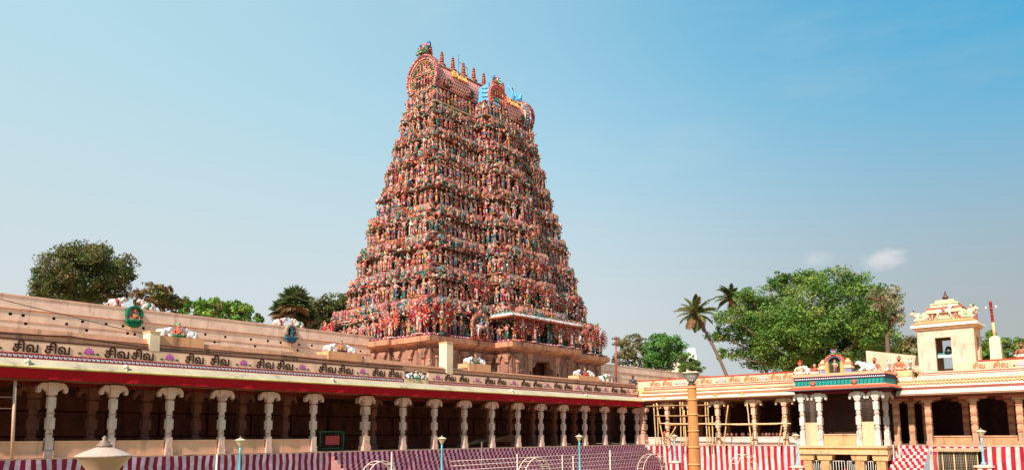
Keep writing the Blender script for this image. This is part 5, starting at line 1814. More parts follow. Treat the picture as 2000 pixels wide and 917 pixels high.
# bulls and niche shrines on the high wall
for py0, py1, ym, robe, body2, where in ((27.3, 31.5, 29.4, rgb(20, 100, 70), rgb(40, 96, 70), 'near the big dark tree'), (43.9, 47.6, 45.65, rgb(50, 90, 110), rgb(70, 50, 50), 'before the fan palms')):
    L = py1 - py0
    bull((WX - .35, py0 + .85, WZ - .01), pi / 2, 1.12, 'pinkish bull statue left of the niche ' + where, rgb(176, 70, 70), rgb(226, 196, 190))
    bull((WX - .35, py1 - .75, WZ - .01), -pi / 2, 1.12, 'pinkish bull statue right of the niche ' + where, rgb(60, 130, 90), rgb(226, 200, 190))
    e = empty('niche_shrine', (WX + .1, ym, WZ - 2.0), 'green arched niche with seated deity on the high wall ' + where if py0 < 30 else 'dark arched niche with standing blue deity on high wall ' + where, 'shrine')
    g = G()
    A = np.linspace(-.5, pi + .5, 18)
    for a, b in zip(A[:-1], A[1:]):
        P = [(.72 * cos(a), .74 * sin(a)), (.72 * cos(b), .74 * sin(b)), (.52 * cos(b), .54 * sin(b)), (.52 * cos(a), .54 * sin(a))]
        g.prism(P, lambda u, v, d: (WX + .12 + d, ym + u, WZ - .55 + v), 0, .5, robe if py0 < 30 else rgb(150, 130, 110))
    g.prism([(.6 * cos(a), .62 * sin(a)) for a in A], lambda u, v, d: (WX + .12 + d, ym + u, WZ - .55 + v), 0, .08, rgb(206, 214, 206) if py0 < 30 else rgb(30, 40, 50))
    g.box(WX + .12, WX + .7, ym - .7, ym + .7, WZ - 1.35, WZ - 1.1, robe, .0, tx=0, ty=-.02)
    build('arch', g, 'stucco', e)
    g = G()
    g.blob((WX + .4, ym, WZ - 1.5), (.3, .66, .3), robe, 10, 5)
    build('base', g, 'stucco', e)
    if py0 < 30:
        f = mkseated(rgb(30, 110, 76), rgb(196, 110, 84), rgb(150, 50, 40), turban=rgb(190, 80, 50))
        S, zf = 1.3, WZ - 1.35
    else:
        f = mkfig(random.Random(8), 'stand', rgb(90, 120, 140), rgb(60, 110, 130)); S, zf = 1.75, WZ - 1.35
        g = G()
        g.merge(mkfig(random.Random(12), 'stand', rgb(196, 120, 110), rgb(40, 130, 90)), np.array([[0, -1.2, 0, WX + .45], [1.2, 0, 0, ym - .1], [0, 0, 1.2, WZ - 2.6], [0, 0, 0, 1.0]]))
        build('supporter', g, 'stucco', e)
    M = np.array([[0, -S, 0, WX + .45], [S, 0, 0, ym], [0, 0, S, zf], [0, 0, 0, 1.0]])
    build('deity', G().merge(f, M), 'stucco', e)
# small group in the recess between the friezes
seated((LX - .05, 34.15, 4.62), pi / 2, .62, 'small seated figure in the gap between the two lettered friezes', robe=rgb(60, 140, 120), shirt=rgb(214, 206, 196), skin=rgb(206, 160, 140))
bull((LX - .1, 33.55, 4.62), pi / 2, .5, 'tiny pale animal statue before the gap figure, nearer frieze', rgb(120, 140, 150), rgb(206, 200, 200))
bull((LX - .1, 34.8, 4.62), -pi / 2, .5, 'tiny pale animal statue before the gap figure, farther frieze', rgb(150, 90, 90), rgb(206, 196, 190))
# clutter of statues on the roof corner
for px, py, s, rb, sk, lb in ((1235, 741, 1.0, rgb(60, 60, 70), rgb(90, 60, 50), 'dark weathered seated statue on the roof corner by the utility pole'), (1306, 728, .9, rgb(40, 40, 46), rgb(60, 44, 40), 'blackened small seated statue above the sunlit lettered frieze')):
    p = onY(px, py, RY + .6)
    seated((p[0], RY + .7, 5.2 if px > 1270 else 5.55), 0.3, s, lb, robe=rb, shirt=rb, skin=sk)
bull((-39.4, 59.2, 5.55), -1.2, .95, 'soiled white bull statue on the roof corner, behind the plants', rgb(120, 60, 60), rgb(190, 176, 166))
bull((-39.0, 57.4, 5.58), 1.4, .9, 'greyish bull statue on the roof kerb left of the utility pole', rgb(60, 110, 90), rgb(200, 190, 180))
# porch roof statues
PZ = 5.355
def at_porch(px):
    return onY(px, 725, PY + .35)[0]
seated((at_porch(1562), PY + .45, PZ), .1, 1.12, 'moustached guard statue with red turban at porch roof corner', robe=rgb(226, 210, 190), shirt=rgb(226, 190, 160), skin=rgb(206, 120, 90), turban=rgb(190, 40, 40))
bull((at_porch(1576), PY + .5, PZ), -pi / 2 - .3, .8, 'white cow statue beside the turbaned guard on the porch', rgb(206, 160, 140))
seated((at_porch(1591), PY + .4, PZ), .2, .86, 'small red-clad reclining figure statue on porch roof', robe=rgb(226, 200, 180), shirt=rgb(190, 60, 60), skin=rgb(214, 150, 120))
bull((at_porch(1690), PY + .6, PZ), pi, .95, 'white bull statue on the porch roof right of the arch', rgb(190, 180, 176))
for px, lb, sk in ((1709, 'brown bearded sage statue left of the sloping wall centre', rgb(176, 100, 80)), (1757, 'brown bearded sage statue nearer the roof shrine', rgb(190, 106, 84))):
    p = onY(px, 722, RY + .4)
    seated((p[0], RY + .4, 5.48), 0, 1.15, lb, robe=rgb(206, 150, 120), shirt=sk, skin=sk, hair=rgb(70, 30, 28), beard=True)
for px, lb in ((1736, 'pale bull statue between the two bearded sages'), (1777, 'pale bull statue against the roof shrine wall')):
    p = onY(px, 722, RY + .4)
    bull((p[0], RY + .5, 5.48), -pi / 2 + .3, .85, lb, rgb(150, 90, 80), rgb(226, 214, 204))
seated((onY(1997, 705, RY + .4)[0], RY + .5, 5.9), 0, 1.1, 'dark-haired seated statue at the far right roof end', robe=rgb(206, 190, 170), shirt=rgb(150, 90, 80), skin=rgb(150, 80, 70), hair=rgb(50, 30, 28), beard=True)
def mini_shrine(px, label):
    x = at_porch(px)
    e = empty('miniature_shrine', (x, PY + .5, PZ), label, 'shrine', 'small stepped shrines on the porch')
    g = G()
    g.box(x - .3, x + .3, PY + .2, PY + .8, PZ, PZ + .35, rgb(120, 130, 160))
    for k in range(4):
        g.box(x - .27 + k * .02, x - .22 + k * .02, PY + .17, PY + .2, PZ, PZ + .35, WHITE)
    build('base', g, 'stucco', e)
    g = G()
    for k, (w, z, c) in enumerate(((.36, .35, rgb(230, 170, 130)), (.28, .5, rgb(226, 190, 160)), (.3, .65, rgb(214, 120, 90)), (.2, .8, rgb(230, 180, 140)), (.12, .95, rgb(226, 150, 110)))):
        g.box(x - w, x + w, PY + .5 - w, PY + .5 + w, PZ + z, PZ + z + .15, c, .03)
    build('tiers', g, 'stucco', e)
mini_shrine(1608, 'small stepped shrine left of the porch arch')
mini_shrine(1656, 'small stepped shrine right of the porch arch')
x = at_porch(1632)
e = empty('arch_shrine', (x, PY + .5, PZ), 'tall arched shrine with deity at the middle of the porch roof', 'shrine')
g = G()
for s in (-1, 1):
    g.box(x + s * .55 - .12, x + s * .55 + .12, PY + .1, PY + .5, PZ, PZ + .85, rgb(226, 150, 90))
build('posts', g, 'stucco', e)
g = G()
A = np.linspace(0, pi, 14)
for r1, r0, c, d in ((.74, .58, rgb(206, 90, 70), .3), (.58, .46, rgb(120, 120, 160), .22)):
    for a, b in zip(A[:-1], A[1:]):
        P = [(r1 * cos(a), r1 * sin(a)), (r1 * cos(b), r1 * sin(b)), (r0 * cos(b), r0 * sin(b)), (r0 * cos(a), r0 * sin(a))]
        g.prism(P[::-1], lambda u, v, dd: (x + u, PY + .4 - dd, PZ + .82 + v * .85), 0, d, jit(c, .15))
g.box(x - .46, x + .46, PY + .42, PY + .5, PZ, PZ + 1.3, rgb(24, 70, 50))
build('arch', g, 'stucco', e)
M = np.eye(4) * .42; M[3, 3] = 1; M[:3, 3] = (x, PY + .15, PZ + 1.35)
build('lion_crest', G().merge(yal, M), 'stucco', e)
M = np.eye(4); M[:3, :3] *= 1.05; M[:3, 3] = (x, PY + .25, PZ)
build('deity', G().merge(mkfig(random.Random(21), 'stand', rgb(226, 170, 140), rgb(190, 50, 50)), M), 'stucco', e)
# sculptures on the roof shrine: riders, bulls and guardians around the cornice (fixed to it)
rs = random.Random(4)
for k, (dx, s, kind) in enumerate(((-1.55, .9, 'bull'), (-.75, .8, 'fig'), (0, 1.25, 'horse'), (.75, .8, 'fig'), (1.5, .9, 'bull'))):
    px_ = cx + dx
    if kind == 'bull':
        b, c_ = mkbull(rgb(216, 190, 160), rgb(150, 160, 120))
        gg = G().merge(b).merge(c_)
        A_ = pi if dx < 0 else 0.0
    else:
        gg = HORSE[1] if kind == 'horse' else FIGS[rs.randrange(36)]
        A_ = 0
    M = np.eye(4); M[:3, :3] = np.array([[cos(A_), -sin(A_), 0], [sin(A_), cos(A_), 0], [0, 0, 1]]) * s
    M[:3, 3] = (px_, SY + .25, 8.975)
    build('shrine_statue', G().merge(gg, M), 'stucco', shr)
for k, (y, s) in enumerate(((.3, 1.15), (1.2, 1.1), (2.1, 1.1))):
    M = np.array([[0, -s, 0, sx1 - .1], [s, 0, 0, SY + y], [0, 0, s, 8.975], [0, 0, 0, 1.0]])
    build('shrine_statue', G().merge(FIGS[k * 3 + 2], M), 'stucco', shr)
g = G()
for dx in (-1.5, 0, 1.5):
    g.lathe([(.42, 8.98), (.5, 9.05), (.45, 9.2), (.3, 9.24)], 10, rgb(160, 170, 140), (cx + dx, SY + .2, 0), sy=.5)
build('lotus_pads', g, 'stucco', shr)

# ------------------------------------------------------------------ lamps
def lamp(p, label, ht, s=1.0, pole=rgb(84, 176, 186), head=rgb(206, 184, 150)):
    """cone-shaded garden lamp, total height ht"""
    e = empty('garden_lamp', tuple(p), label, 'lamp', 'cone-shaded garden lamps round the tank')
    g = G()
    H = ht - .53
    g.lathe([(.14, 0), (.14, .12), (.07, .2), (.065, H * .45), (.09, H * .45 + .04), (.065, H * .45 + .09), (.055, H - .35), (.08, H - .3), (.05, H - .22), (.05, H)], 12, pole)
    build('pole', g, 'metal', e, local=True)
    g = G()
    g.lathe([(.07, H - .02), (.10, H + .02), (.16, H + .16), (.27, H + .29), (.28, H + .30)], 24, head)
    o = build('bowl', g, 'glaze', e, local=True)
    g = G()
    g.lathe([(.285, H + .30), (.285, H + .312), (.20, H + .352), (.08, H + .40)], 24, mixc(head, WHITE, .2), smooth=False)
    build('shade', g, 'metal', e, local=True)
    g = G()
    g.lathe([(.075, H + .40), (.085, H + .415), (.08, H + .425), (.055, H + .44), (.05, H + .465), (.02, H + .48), (.03, H + .50), (.0, H + .53)], 12, rgb(130, 104, 86))
    build('finial', g, 'metal', e, local=True)
    return e
def lamp_at(px, ytop, dist, label, **k):
    p = far(px, ytop, dist)
    return lamp((p[0], p[1], TANK_Z), label, p[2] - TANK_Z, **k)
lamp_at(205, 849, 9.6, 'big cream cone lamp close to the camera at bottom left', head=rgb(178, 138, 116))
lamp_at(470, 850, 42, 'teal-poled lamp before the last low-walled bays')
lamp_at(863, 848, 47, 'teal-poled lamp below the middle of the shaded colonnade')
lamp_at(1131, 845, 55, 'teal-poled lamp before the checkered steps near the far corner')
def pedestal(px, dist, ztop, label):
    p = far(px, 880, dist)
    g = G()
    n = 12
    for i in range(n):
        a, b = 2 * pi * i / n, 2 * pi * (i + 1) / n
        c = SRS if i % 2 else SWS
        g.quad((p[0] + .55 * cos(a), p[1] + .55 * sin(a), TANK_Z), (p[0] + .55 * cos(b), p[1] + .55 * sin(b), TANK_Z), (p[0] + .5 * cos(b), p[1] + .5 * sin(b), ztop), (p[0] + .5 * cos(a), p[1] + .5 * sin(a), ztop), c)
    g.lathe([(.5, ztop - .005), (.56, ztop), (.56, ztop + .1), (.2, ztop + .16)], 12, rgb(224, 180, 160), (p[0], p[1], 0), smooth=False)
    tag(build('lamp_pedestal', g, 'plain', loc=(p[0], p[1], TANK_Z)), label, 'pedestal')
    return p
for px, yt, d, zt, l1, l2 in ((1318, 845, 64, -1.35, 'slim pale blue lamp on a striped drum by the scaffold', 'round red and white striped drum under the scaffold lamp'),
                              (1556, 843, 59.2, -1.5, 'pale blue lamp standing at the porch left corner', 'striped drum at the foot of the porch corner lamp'),
                              (1919, 834, 53.5, -1.15, 'light blue lamp on a striped drum before the brown hall', 'striped drum under the lamp before the brown hall')):
    p = pedestal(px, d, zt, l2)
    q = far(px, yt, d)
    lamp((p[0], p[1], zt + .15), l1, q[2] - zt - .15, pole=rgb(120, 176, 196))
# tall ringed orange lamp post
d = 21.0
pt = far(1351, 752, d)
e = empty('lamp_post', (pt[0], pt[1], TANK_Z), 'tall thick orange ringed lamp post with a bowl light', 'lamp')
g = G()
Z1 = pt[2]
hgt = Z1 - TANK_Z
prof = []
OR = rgb(180, 116, 62)
rad = lambda z: .20 - .085 * (z - TANK_Z) / hgt
z = TANK_Z
seg = [TANK_Z + .1] + [Z1 - v for v in (2.95, 2.52, 2.07, 1.62, 1.2, .77, .38, .06)]
g.lathe([(rad(TANK_Z), TANK_Z)] + [(rad(Z1), Z1)], 20, OR, (pt[0], pt[1], 0))
build('pole', g, 'wash', e)
for zz in seg[1:]:
    g = G()
    g.lathe([(rad(zz), zz - .025), (rad(zz) + .022, zz - .012), (rad(zz) + .022, zz + .012), (rad(zz), zz + .025)], 20, rgb(200, 144, 90), (pt[0], pt[1], 0))
    build('ring', g, 'plain', e)
g = G()
g.lathe([(.10, Z1), (.11, Z1 + .03), (.06, Z1 + .06), (.055, Z1 + .12)], 14, rgb(40, 40, 44), (pt[0], pt[1], 0))
g.lathe([(.055, Z1 + .12), (.06, Z1 + .2), (.05, Z1 + .22)], 12, rgb(206, 214, 222), (pt[0], pt[1], 0))
build('socket', g, 'metal', e)
bm = bpy.data.materials.new('lamp_bowl')
bm.use_nodes = True
bb = bm.node_tree.nodes['Principled BSDF']
bb.inputs['Base Color'].default_value = (.8, .62, .5, 1); bb.inputs['Roughness'].default_value = .35; bb.inputs['Transmission Weight'].default_value = .75; bb.inputs['IOR'].default_value = 1.15
MAT['lamp_bowl'] = bm
g = G()
g.lathe([(.06, Z1 + .06), (.12, Z1 + .13), (.185, Z1 + .24), (.215, Z1 + .315), (.22, Z1 + .32)], 24, PALE, (pt[0], pt[1], 0))
build('bowl', g, 'lamp_bowl', e)
g = G()
g.lathe([(.225, Z1 + .32), (.225, Z1 + .345), (.15, Z1 + .365), (.0, Z1 + .37)], 24, rgb(224, 190, 166), (pt[0], pt[1], 0))
build('lid', g, 'plain', e)

# ------------------------------------------------------------------ bamboo scaffold
BAM, BAM2 = rgb(206, 164, 112), rgb(176, 128, 84)
sc = empty('bamboo_scaffold', (-32, 60.6, -.1), 'bamboo pole scaffold lashed in front of the sunlit pillars', 'scaffold')
def pole(p, q, r, c):
    p, q = np.array(p), np.array(q)
    g = G()
    n = 8
    pts = [p + (q - p) * k / n + np.array([RNG.uniform(-.02, .02), 0, RNG.uniform(-.015, .015)]) for k in range(n + 1)]
    g.tube(pts, [r * (1.12 if k % 2 else 1) for k in range(n + 1)], 6, jit(c, .12))
    build('bamboo_pole', g, 'wood', sc)
SYc = 60.7
for x0, y0, x1, y1 in ((1277, 788, 1281, 872), (1284, 788, 1286, 872), (1282, 786, 1296, 862), (1328, 784, 1331, 874), (1333, 784, 1337, 874), (1336, 800, 1341, 872), (1377, 784, 1382, 874), (1382, 784, 1387, 874), (1391, 812, 1392, 872), (1422, 790, 1413, 872), (1459, 786, 1468, 872), (1531, 800, 1521, 872), (1300, 866, 1320, 832)):
    p, q = onY(x0, y0, SYc), onY(x1, y1, SYc)
    q[2] = max(q[2], -.1)
    pole(p, q, .055, BAM)
for x0, y0, x1, y1, r in ((1288, 826, 1462, 828, .06), (1380, 828, 1545, 826, .06), (1278, 811, 1384, 811, .045), (1262, 792, 1384, 790, .045), (1300, 829, 1400, 825, .045), (1440, 829, 1520, 827, .05)):
    pole(onY(x0, y0, SYc - .12), onY(x1, y1, SYc - .12), r, BAM2 if r < .05 else rgb(222, 170, 130))
# leaning poles inside the shaded colonnade
for k in range(6):
    g = G()
    a = np.array([LX - 1.2 - .12 * k, 39.2 + .5 * k, .12 + .1 * k]); b = np.array([LX - .9 - .1 * k, 45.0 + .5 * (k % 3), .95 - .12 * k])
    g.tube([a, (a + b) / 2, b], .045, 6, jit(rgb(150, 112, 78), .3))
    tag(build('bamboo_pole', g, 'wood', loc=tuple(a)), ('lowest', 'second lowest', 'third', 'fourth', 'second highest', 'topmost')[k] + ' loose bamboo pole in the slanting pile between shaded pillars', 'pole', 'loose bamboo poles in the pile')

# ------------------------------------------------------------------ small things in the shade
e = empty('steel_frame', (LX - .6, 28.0, .05), 'green steel cage with a red panel between the shaded pillars', 'frame')
g = G()
ya, yb, x = 27.2, 28.9, LX - .7
for (p, q) in (((x, ya, .06), (x, ya, 1.2)), ((x, yb, .06), (x, yb, 1.2)), ((x, ya, 1.2), (x, yb, 1.2)), ((x, ya, .2), (x, yb, .2)), ((x - .6, ya, .06), (x - .6, ya, 1.2)), ((x - .6, yb, .06), (x - .6, yb, 1.2)), ((x - .6, ya, 1.2), (x - .6, yb, 1.2)), ((x, ya, 1.2), (x - .6, ya, 1.2)), ((x, yb, 1.2), (x - .6, yb, 1.2))):
    g.tube([p, q], .03, 6, rgb(40, 110, 70))
for k in range(7):
    y = ya + (yb - ya) * (k + .5) / 7
    g.tube([(x, y, .2), (x, y, 1.2)], .012, 4, rgb(40, 110, 70))
build('bars', g, 'metal', e)
g = G()
g.box(x + .035, x + .06, ya + .35, yb - .35, .42, .95, rgb(190, 70, 66))
build('panel', g, 'plain', e)

# wire cage with tin roof by the steps on the right
e = empty('wire_cage', (-12.5, 57.5, -1.9), 'low wire-mesh cage with a rusty tin roof before the brown hall', 'cage')
cx0, cx1, cyf = onY(1818, 880, 57.5)[0], onY(1908, 880, 57.5)[0], 57.5
g = G()
for k in range(5):
    x = cx0 + (cx1 - cx0) * k / 4
    g.tube([(x, cyf, TANK_Z), (x, cyf, -.32)], .035, 5, rgb(206, 170, 120))
    g.tube([(x, cyf + 2, TANK_Z), (x, cyf + 2, -.2)], .035, 5, rgb(206, 170, 120))
build('posts', g, 'wood', e)
g = G()
for k in range(15):
    z = -.4 - k * .1
    g.tube([(cx0, cyf, z), (cx1, cyf, z)], .007, 3, rgb(190, 170, 150))
for k in range(28):
    x = cx0 + (cx1 - cx0) * k / 27
    g.tube([(x, cyf, -.36), (x, cyf, -1.9)], .007, 3, rgb(190, 170, 150))
build('mesh', g, 'metal', e)
g = G()
n = 36
for k in range(n):
    a, b = cx0 - .15 + (cx1 - cx0 + .3) * k / n, cx0 - .15 + (cx1 - cx0 + .3) * (k + 1) / n
    za, zb_ = (.02 * (k % 2)), (.02 * ((k + 1) % 2))
    g.add([(a, cyf - .25, -.34 + za), (b, cyf - .25, -.34 + zb_), (b, cyf + 2.2, -.16 + zb_), (a, cyf + 2.2, -.16 + za)], [(0, 1, 2, 3)], rgb(196, 156, 120))
g.box(cx0, cx1, cyf + 2.0, cyf + 2.05, TANK_Z, -.3, rgb(40, 30, 28))
build('roof', g, 'stained', e)
for px in (1744, 1756):
    g = G()
    p = onY(px, 872, 60.2)
    g.tube([(p[0], p[1], TANK_Z), (p[0], p[1], .05)], .06, 8, rgb(224, 190, 150) if px == 1756 else rgb(190, 180, 190))
    tag(build('gate_post', g, 'plain', loc=(p[0], p[1], TANK_Z)), 'cream gate post beside the checkered stair' if px == 1756 else 'greyish gate post close to the porch side wall', 'post')

# ------------------------------------------------------------------ pipe fence and hoops in the tank
FX = -24.0
fe = empty('pipe_fence', (FX, 40, TANK_Z), 'cream pipe fence with five rails crossing before the checkered steps', 'fence')
PIPE = rgb(226, 196, 176)
ys = []
for px, yt in ((765, 882), (1010, 885), (1098, 887), (1119, 889), (1191, 878), (1300, 880)):
    p = onX(px, yt, FX)
    g = G()
    g.tube([(FX, p[1], TANK_Z), (FX, p[1], p[2])], .028 if px != 1191 else .04, 6, PIPE)
    build('post', g, 'metal', fe)
for z in (-.08, -.28, -.48, -.68, -.88):
    g = G()
    y0_, y1_ = onX(880, 900, FX)[1], onX(1300, 880, FX)[1]
    g.tube([(FX, y0_, z - .12), (FX, (y0_ + y1_) / 2, z - .04), (FX, y1_, z)], .011, 5, PIPE)
    build('rail', g, 'metal', fe)
for px, w, yt, X, lb in ((734, 30, 899, -26, 'cream pipe hoop arch nearest the low-walled bays'), (1036, 26, 892, -24.3, 'cream pipe hoop arch in the middle of the fence'), (1268, 24, 885, -26.5, 'cream pipe hoop arch before the far corner steps'), (1445, 22, 886, -20.0, 'cream pipe hoop arch before the striped sunlit wall')):
    a, b, t = onX(px - w, 905, X), onX(px + w, 905, X), onX(px, yt, X)
    ym, r = (a[1] + b[1]) / 2, (b[1] - a[1]) / 2
    e = empty('hoop_arch', (X, ym, TANK_Z), lb, 'arch', 'pipe hoop arches in the tank')
    zc = t[2] - min(r, 1.1)
    rz_ = t[2] - zc
    for dx in (0, .45):
        g = G()
        P = [(X + dx, ym - r, TANK_Z)] + [(X + dx, ym - r * cos(a_), zc + rz_ * sin(a_)) for a_ in np.linspace(0, pi, 13)] + [(X + dx, ym + r, TANK_Z)]
        g.tube(P, .022, 6, PIPE)
        build('hoop', g, 'metal', e)
    for a_ in np.linspace(.2, pi - .2, 8):
        g = G()
        g.tube([(X, ym - r * cos(a_), zc + rz_ * sin(a_)), (X + .45, ym - r * cos(a_), zc + rz_ * sin(a_))], .014, 5, PIPE)
        build('rung', g, 'metal', e)
for px, yt, d, lb in ((424, 886, 36, 'single thin cream pipe standing before the second low wall'), (941, 862, 46, 'thin dark pipe standing before the steps by the middle lamp')):
    p = far(px, yt, d)
    g = G()
    g.tube([(p[0], p[1], TANK_Z), (p[0], p[1], p[2])], .04, 6, PIPE if px == 424 else rgb(110, 84, 80))
    tag(build('pipe', g, 'metal', loc=(p[0], p[1], TANK_Z)), lb, 'pipe')
# pipe stand at the left edge
e = empty('pipe_stand', (LX + .45, 10.7, 0), 'tall pale pipe stand with a side bar at the left picture edge', 'pipe')
p, q = onX(30, 742, LX + .45), onX(23, 896, LX + .45)
g = G()
g.tube([q, p], .07, 8, rgb(206, 160, 130))
build('upright', g, 'metal', e)
for yy_ in (697 + 100, 775):
    g = G()
    a = onX(27 if yy_ > 780 else 28, yy_, LX + .45)
    g.tube([a, a - np.array([0, 2.2, 0])], .025, 6, rgb(176, 130, 110))
    build('side_bar', g, 'metal', e)

# ------------------------------------------------------------------ utility pole, cables, far buildings
p = onY(1203, 742, 60.5)
e = empty('utility_pole', (p[0], 60.5, 5.1), 'rusty utility pole with two crossarms at the roof corner', 'pole')
t = onY(1203, 656, 60.5)
g = G()
g.tube([(p[0], 60.5, 5.0), (t[0], 60.5, t[2])], [.1, .08], 8, rgb(150, 62, 48))
build('mast', g, 'metal', e)
for yy_ in (661, 672):
    q = onY(1203, yy_, 60.5)
    g = G()
    g.box(q[0] - .42, q[0] + .42, 60.38, 60.5, q[2] - .04, q[2] + .05, rgb(70, 50, 46))
    for s in (-.36, -.14, .14, .36):
        g.lathe([(.03, 0), (.045, .05), (.03, .12), (.0, .16)], 6, rgb(90, 70, 66), (q[0] + s, 60.44, q[2] + .05))
    build('crossarm', g, 'metal', e)
def cable(pts, r, label):
    P = [np.array(p, float) for p in pts]
    out_ = []
    for a, b in zip(P[:-1], P[1:]):
        for k in range(8):
            t_ = k / 8
            out_.append(a + (b - a) * t_ - np.array([0, 0, .12 * np.linalg.norm(b - a) * .2 * t_ * (1 - t_)]))
    out_.append(P[-1])
    g = G()
    g.tube(out_, r, 4, rgb(50, 36, 34))
    tag(build('cable', g, 'plain', loc=tuple(P[0])), label, 'cable')
cable([(LX - .04, 9.0, 5.35), (LX - .02, 13.0, 5.50), (LX - .02, 16.6, 5.28), (LX + .03, 24, 5.44), (LX - .02, 33, 5.36)], .025, 'dark cable drooping along the stained kerb above the lettered frieze')
cable([onX(-20, 578, -70.2), onX(130, 615, -69), onX(280, 651, -66), onX(430, 668, -60)], .03, 'thin dark cable slanting across the high pink wall')
def house(px0, px1, ytop, ybot, d, label, col):
    a, b = far(px0, ytop, d), far(px1, ytop, d)
    w = np.linalg.norm((b - a)[:2])
    t_ = (b - a)[:2] / w
    nr = np.array([t_[1], -t_[0]])
    e = empty('house', (*((a + b)[:2] / 2), 0), label, 'house')
    def fh(u, v, dd):
        q = a[:2] + t_ * u - nr * dd
        return (q[0], q[1], v)
    g = G()
    H = a[2]
    holes = []
    for r in range(2):
        for k in range(2):
            u = w * (.22 + .5 * k)
            holes.append((u, u + w * .14, H - 2.2 - r * 3.2, H - 1.0 - r * 3.2))
    grid_wall(g, 0, w, 0, H, holes, fh, .25, col, None)
    for u in (0, w):
        g.quad(fh(u, 0, 0), fh(u, 0, 9), fh(u, H, 9), fh(u, H, 0), col)
    g.quad(fh(0, H, 0), fh(w, H, 0), fh(w, H, 9), fh(0, H, 9), col)
    build('wall', g, 'wash', e)
    for h_ in holes:
        g = G()
        g.prism([(h_[0], h_[2]), (h_[1], h_[2]), (h_[1], h_[3]), (h_[0], h_[3])], fh, .26, .3, rgb(60, 70, 80))
        build('window', g, 'glaze', e)
    g = G()
    g.prism([(w * .55, H), (w * .95, H), (w * .95, H + 1.6), (w * .55, H + 1.6)], fh, .5, 4, col)
    build('stair_head', g, 'wash', e)
house(1322, 1360, 692, 735, 190, 'white multi-storey house glimpsed between the green tree and the coconut palm', rgb(226, 220, 210))
house(1276, 1345, 722, 735, 175, 'low cream house roof showing under the round green tree', rgb(230, 200, 170))

# ------------------------------------------------------------------ people behind the sunlit low wall
def mkperson(shirt, skin, hair, pants):
    """cross-legged sitter: one continuous lofted body, facing -y"""
    g = mkseated(pants, skin, hair, shirt)
    return g
rp = random.Random(9)
SHIRT = [(rgb(226, 222, 214), 'white'), (rgb(60, 110, 150), 'blue'), (rgb(150, 40, 44), 'red'), (rgb(40, 40, 46), 'dark'), (rgb(220, 170, 150), 'pink'), (rgb(200, 130, 50), 'orange')]
xs_ = [1413, 1419, 1426, 1433, 1438, 1446, 1452, 1458, 1465, 1486, 1492, 1497, 1503, 1508, 1515, 1521, 1527, 1534, 1541, 1548]
order = ['first', 'second', 'third', 'fourth', 'fifth', 'sixth', 'seventh', 'eighth', 'ninth', 'tenth', 'eleventh', 'twelfth', 'thirteenth', 'fourteenth', 'fifteenth', 'sixteenth', 'seventeenth', 'eighteenth', 'nineteenth', 'twentieth']
for k, px in enumerate(xs_):
    sh, nm = SHIRT[0] if rp.random() < .5 else rp.choice(SHIRT)
    skin = rp.choice([rgb(130, 80, 60), rgb(110, 66, 50), rgb(150, 96, 72)])
    g = mkperson(sh, skin, rgb(26, 20, 20), rgb(90, 80, 80))
    x = onY(px, 850, RY + 1.0)[0]
    o = build('person', g, 'plain', local=True, loc=(x, RY + 1.0 + rp.uniform(-.1, .5), .05))
    o.rotation_euler = (0, 0, rp.uniform(-.6, .6))
    o.scale = (1.0,) * 3
    tag(o, 'seated person in %s shirt behind the sunlit low wall, %s from the left' % (nm, order[k]), 'person', 'people seated behind the low wall')
def stander(p, rz, shirt, legs, skin, label, h=1.65):
    g = G()
    for s in (-1, 1):
        g.tube([(s * .09, -.05, .03), (s * .09, 0, .08), (s * .095, 0, .45), (s * .085, 0, .88)], [.05, .055, .07, .1], 8, legs)
        g.blob((s * .09, -.1, .035), (.045, .12, .035), skin, 6, 4)
        g.tube([(s * .2, 0, 1.36), (s * .26, .0, 1.10), (s * .24, -.1, .86)], [.06, .05, .038], 7, shirt)
        g.blob((s * .24, -.12, .82), (.035, .04, .07), skin, 6, 4)
    g.lathe([(.17, .84), (.15, 1.0), (.19, 1.25), (.2, 1.36), (.12, 1.43), (.06, 1.46), (.055, 1.5)], 10, shirt, sy=.62)
    g.lathe([(.05, 1.46), (.08, 1.52), (.098, 1.6), (.09, 1.68), (.05, 1.73), (0, 1.74)], 10, skin, sy=1.1)
    g.blob((0, .025, 1.67), (.1, .11, .085), rgb(26, 20, 20), 8, 5)
    g.blob((0, -.115, 1.6), (.016, .025, .025), skin, 5, 3)
    o = build('person', g, 'plain', local=True, loc=p)
    o.rotation_euler = (0, 0, rz)
    o.scale = (h / 1.74,) * 3
    tag(o, label, 'person')
q = onY(1651, 905, 59.9)
stander((q[0], 60.0, -3.05), 0, rgb(176, 30, 40), rgb(150, 40, 44), rgb(120, 76, 60), 'person in red standing in the dark space under the porch')
q = onY(1300, 850, RY + .9)
stander((q[0], RY + .9, .05), .4, rgb(190, 80, 60), rgb(80, 60, 56), rgb(120, 76, 60), 'person in orange shirt standing behind the low wall by the scaffold', 1.4)
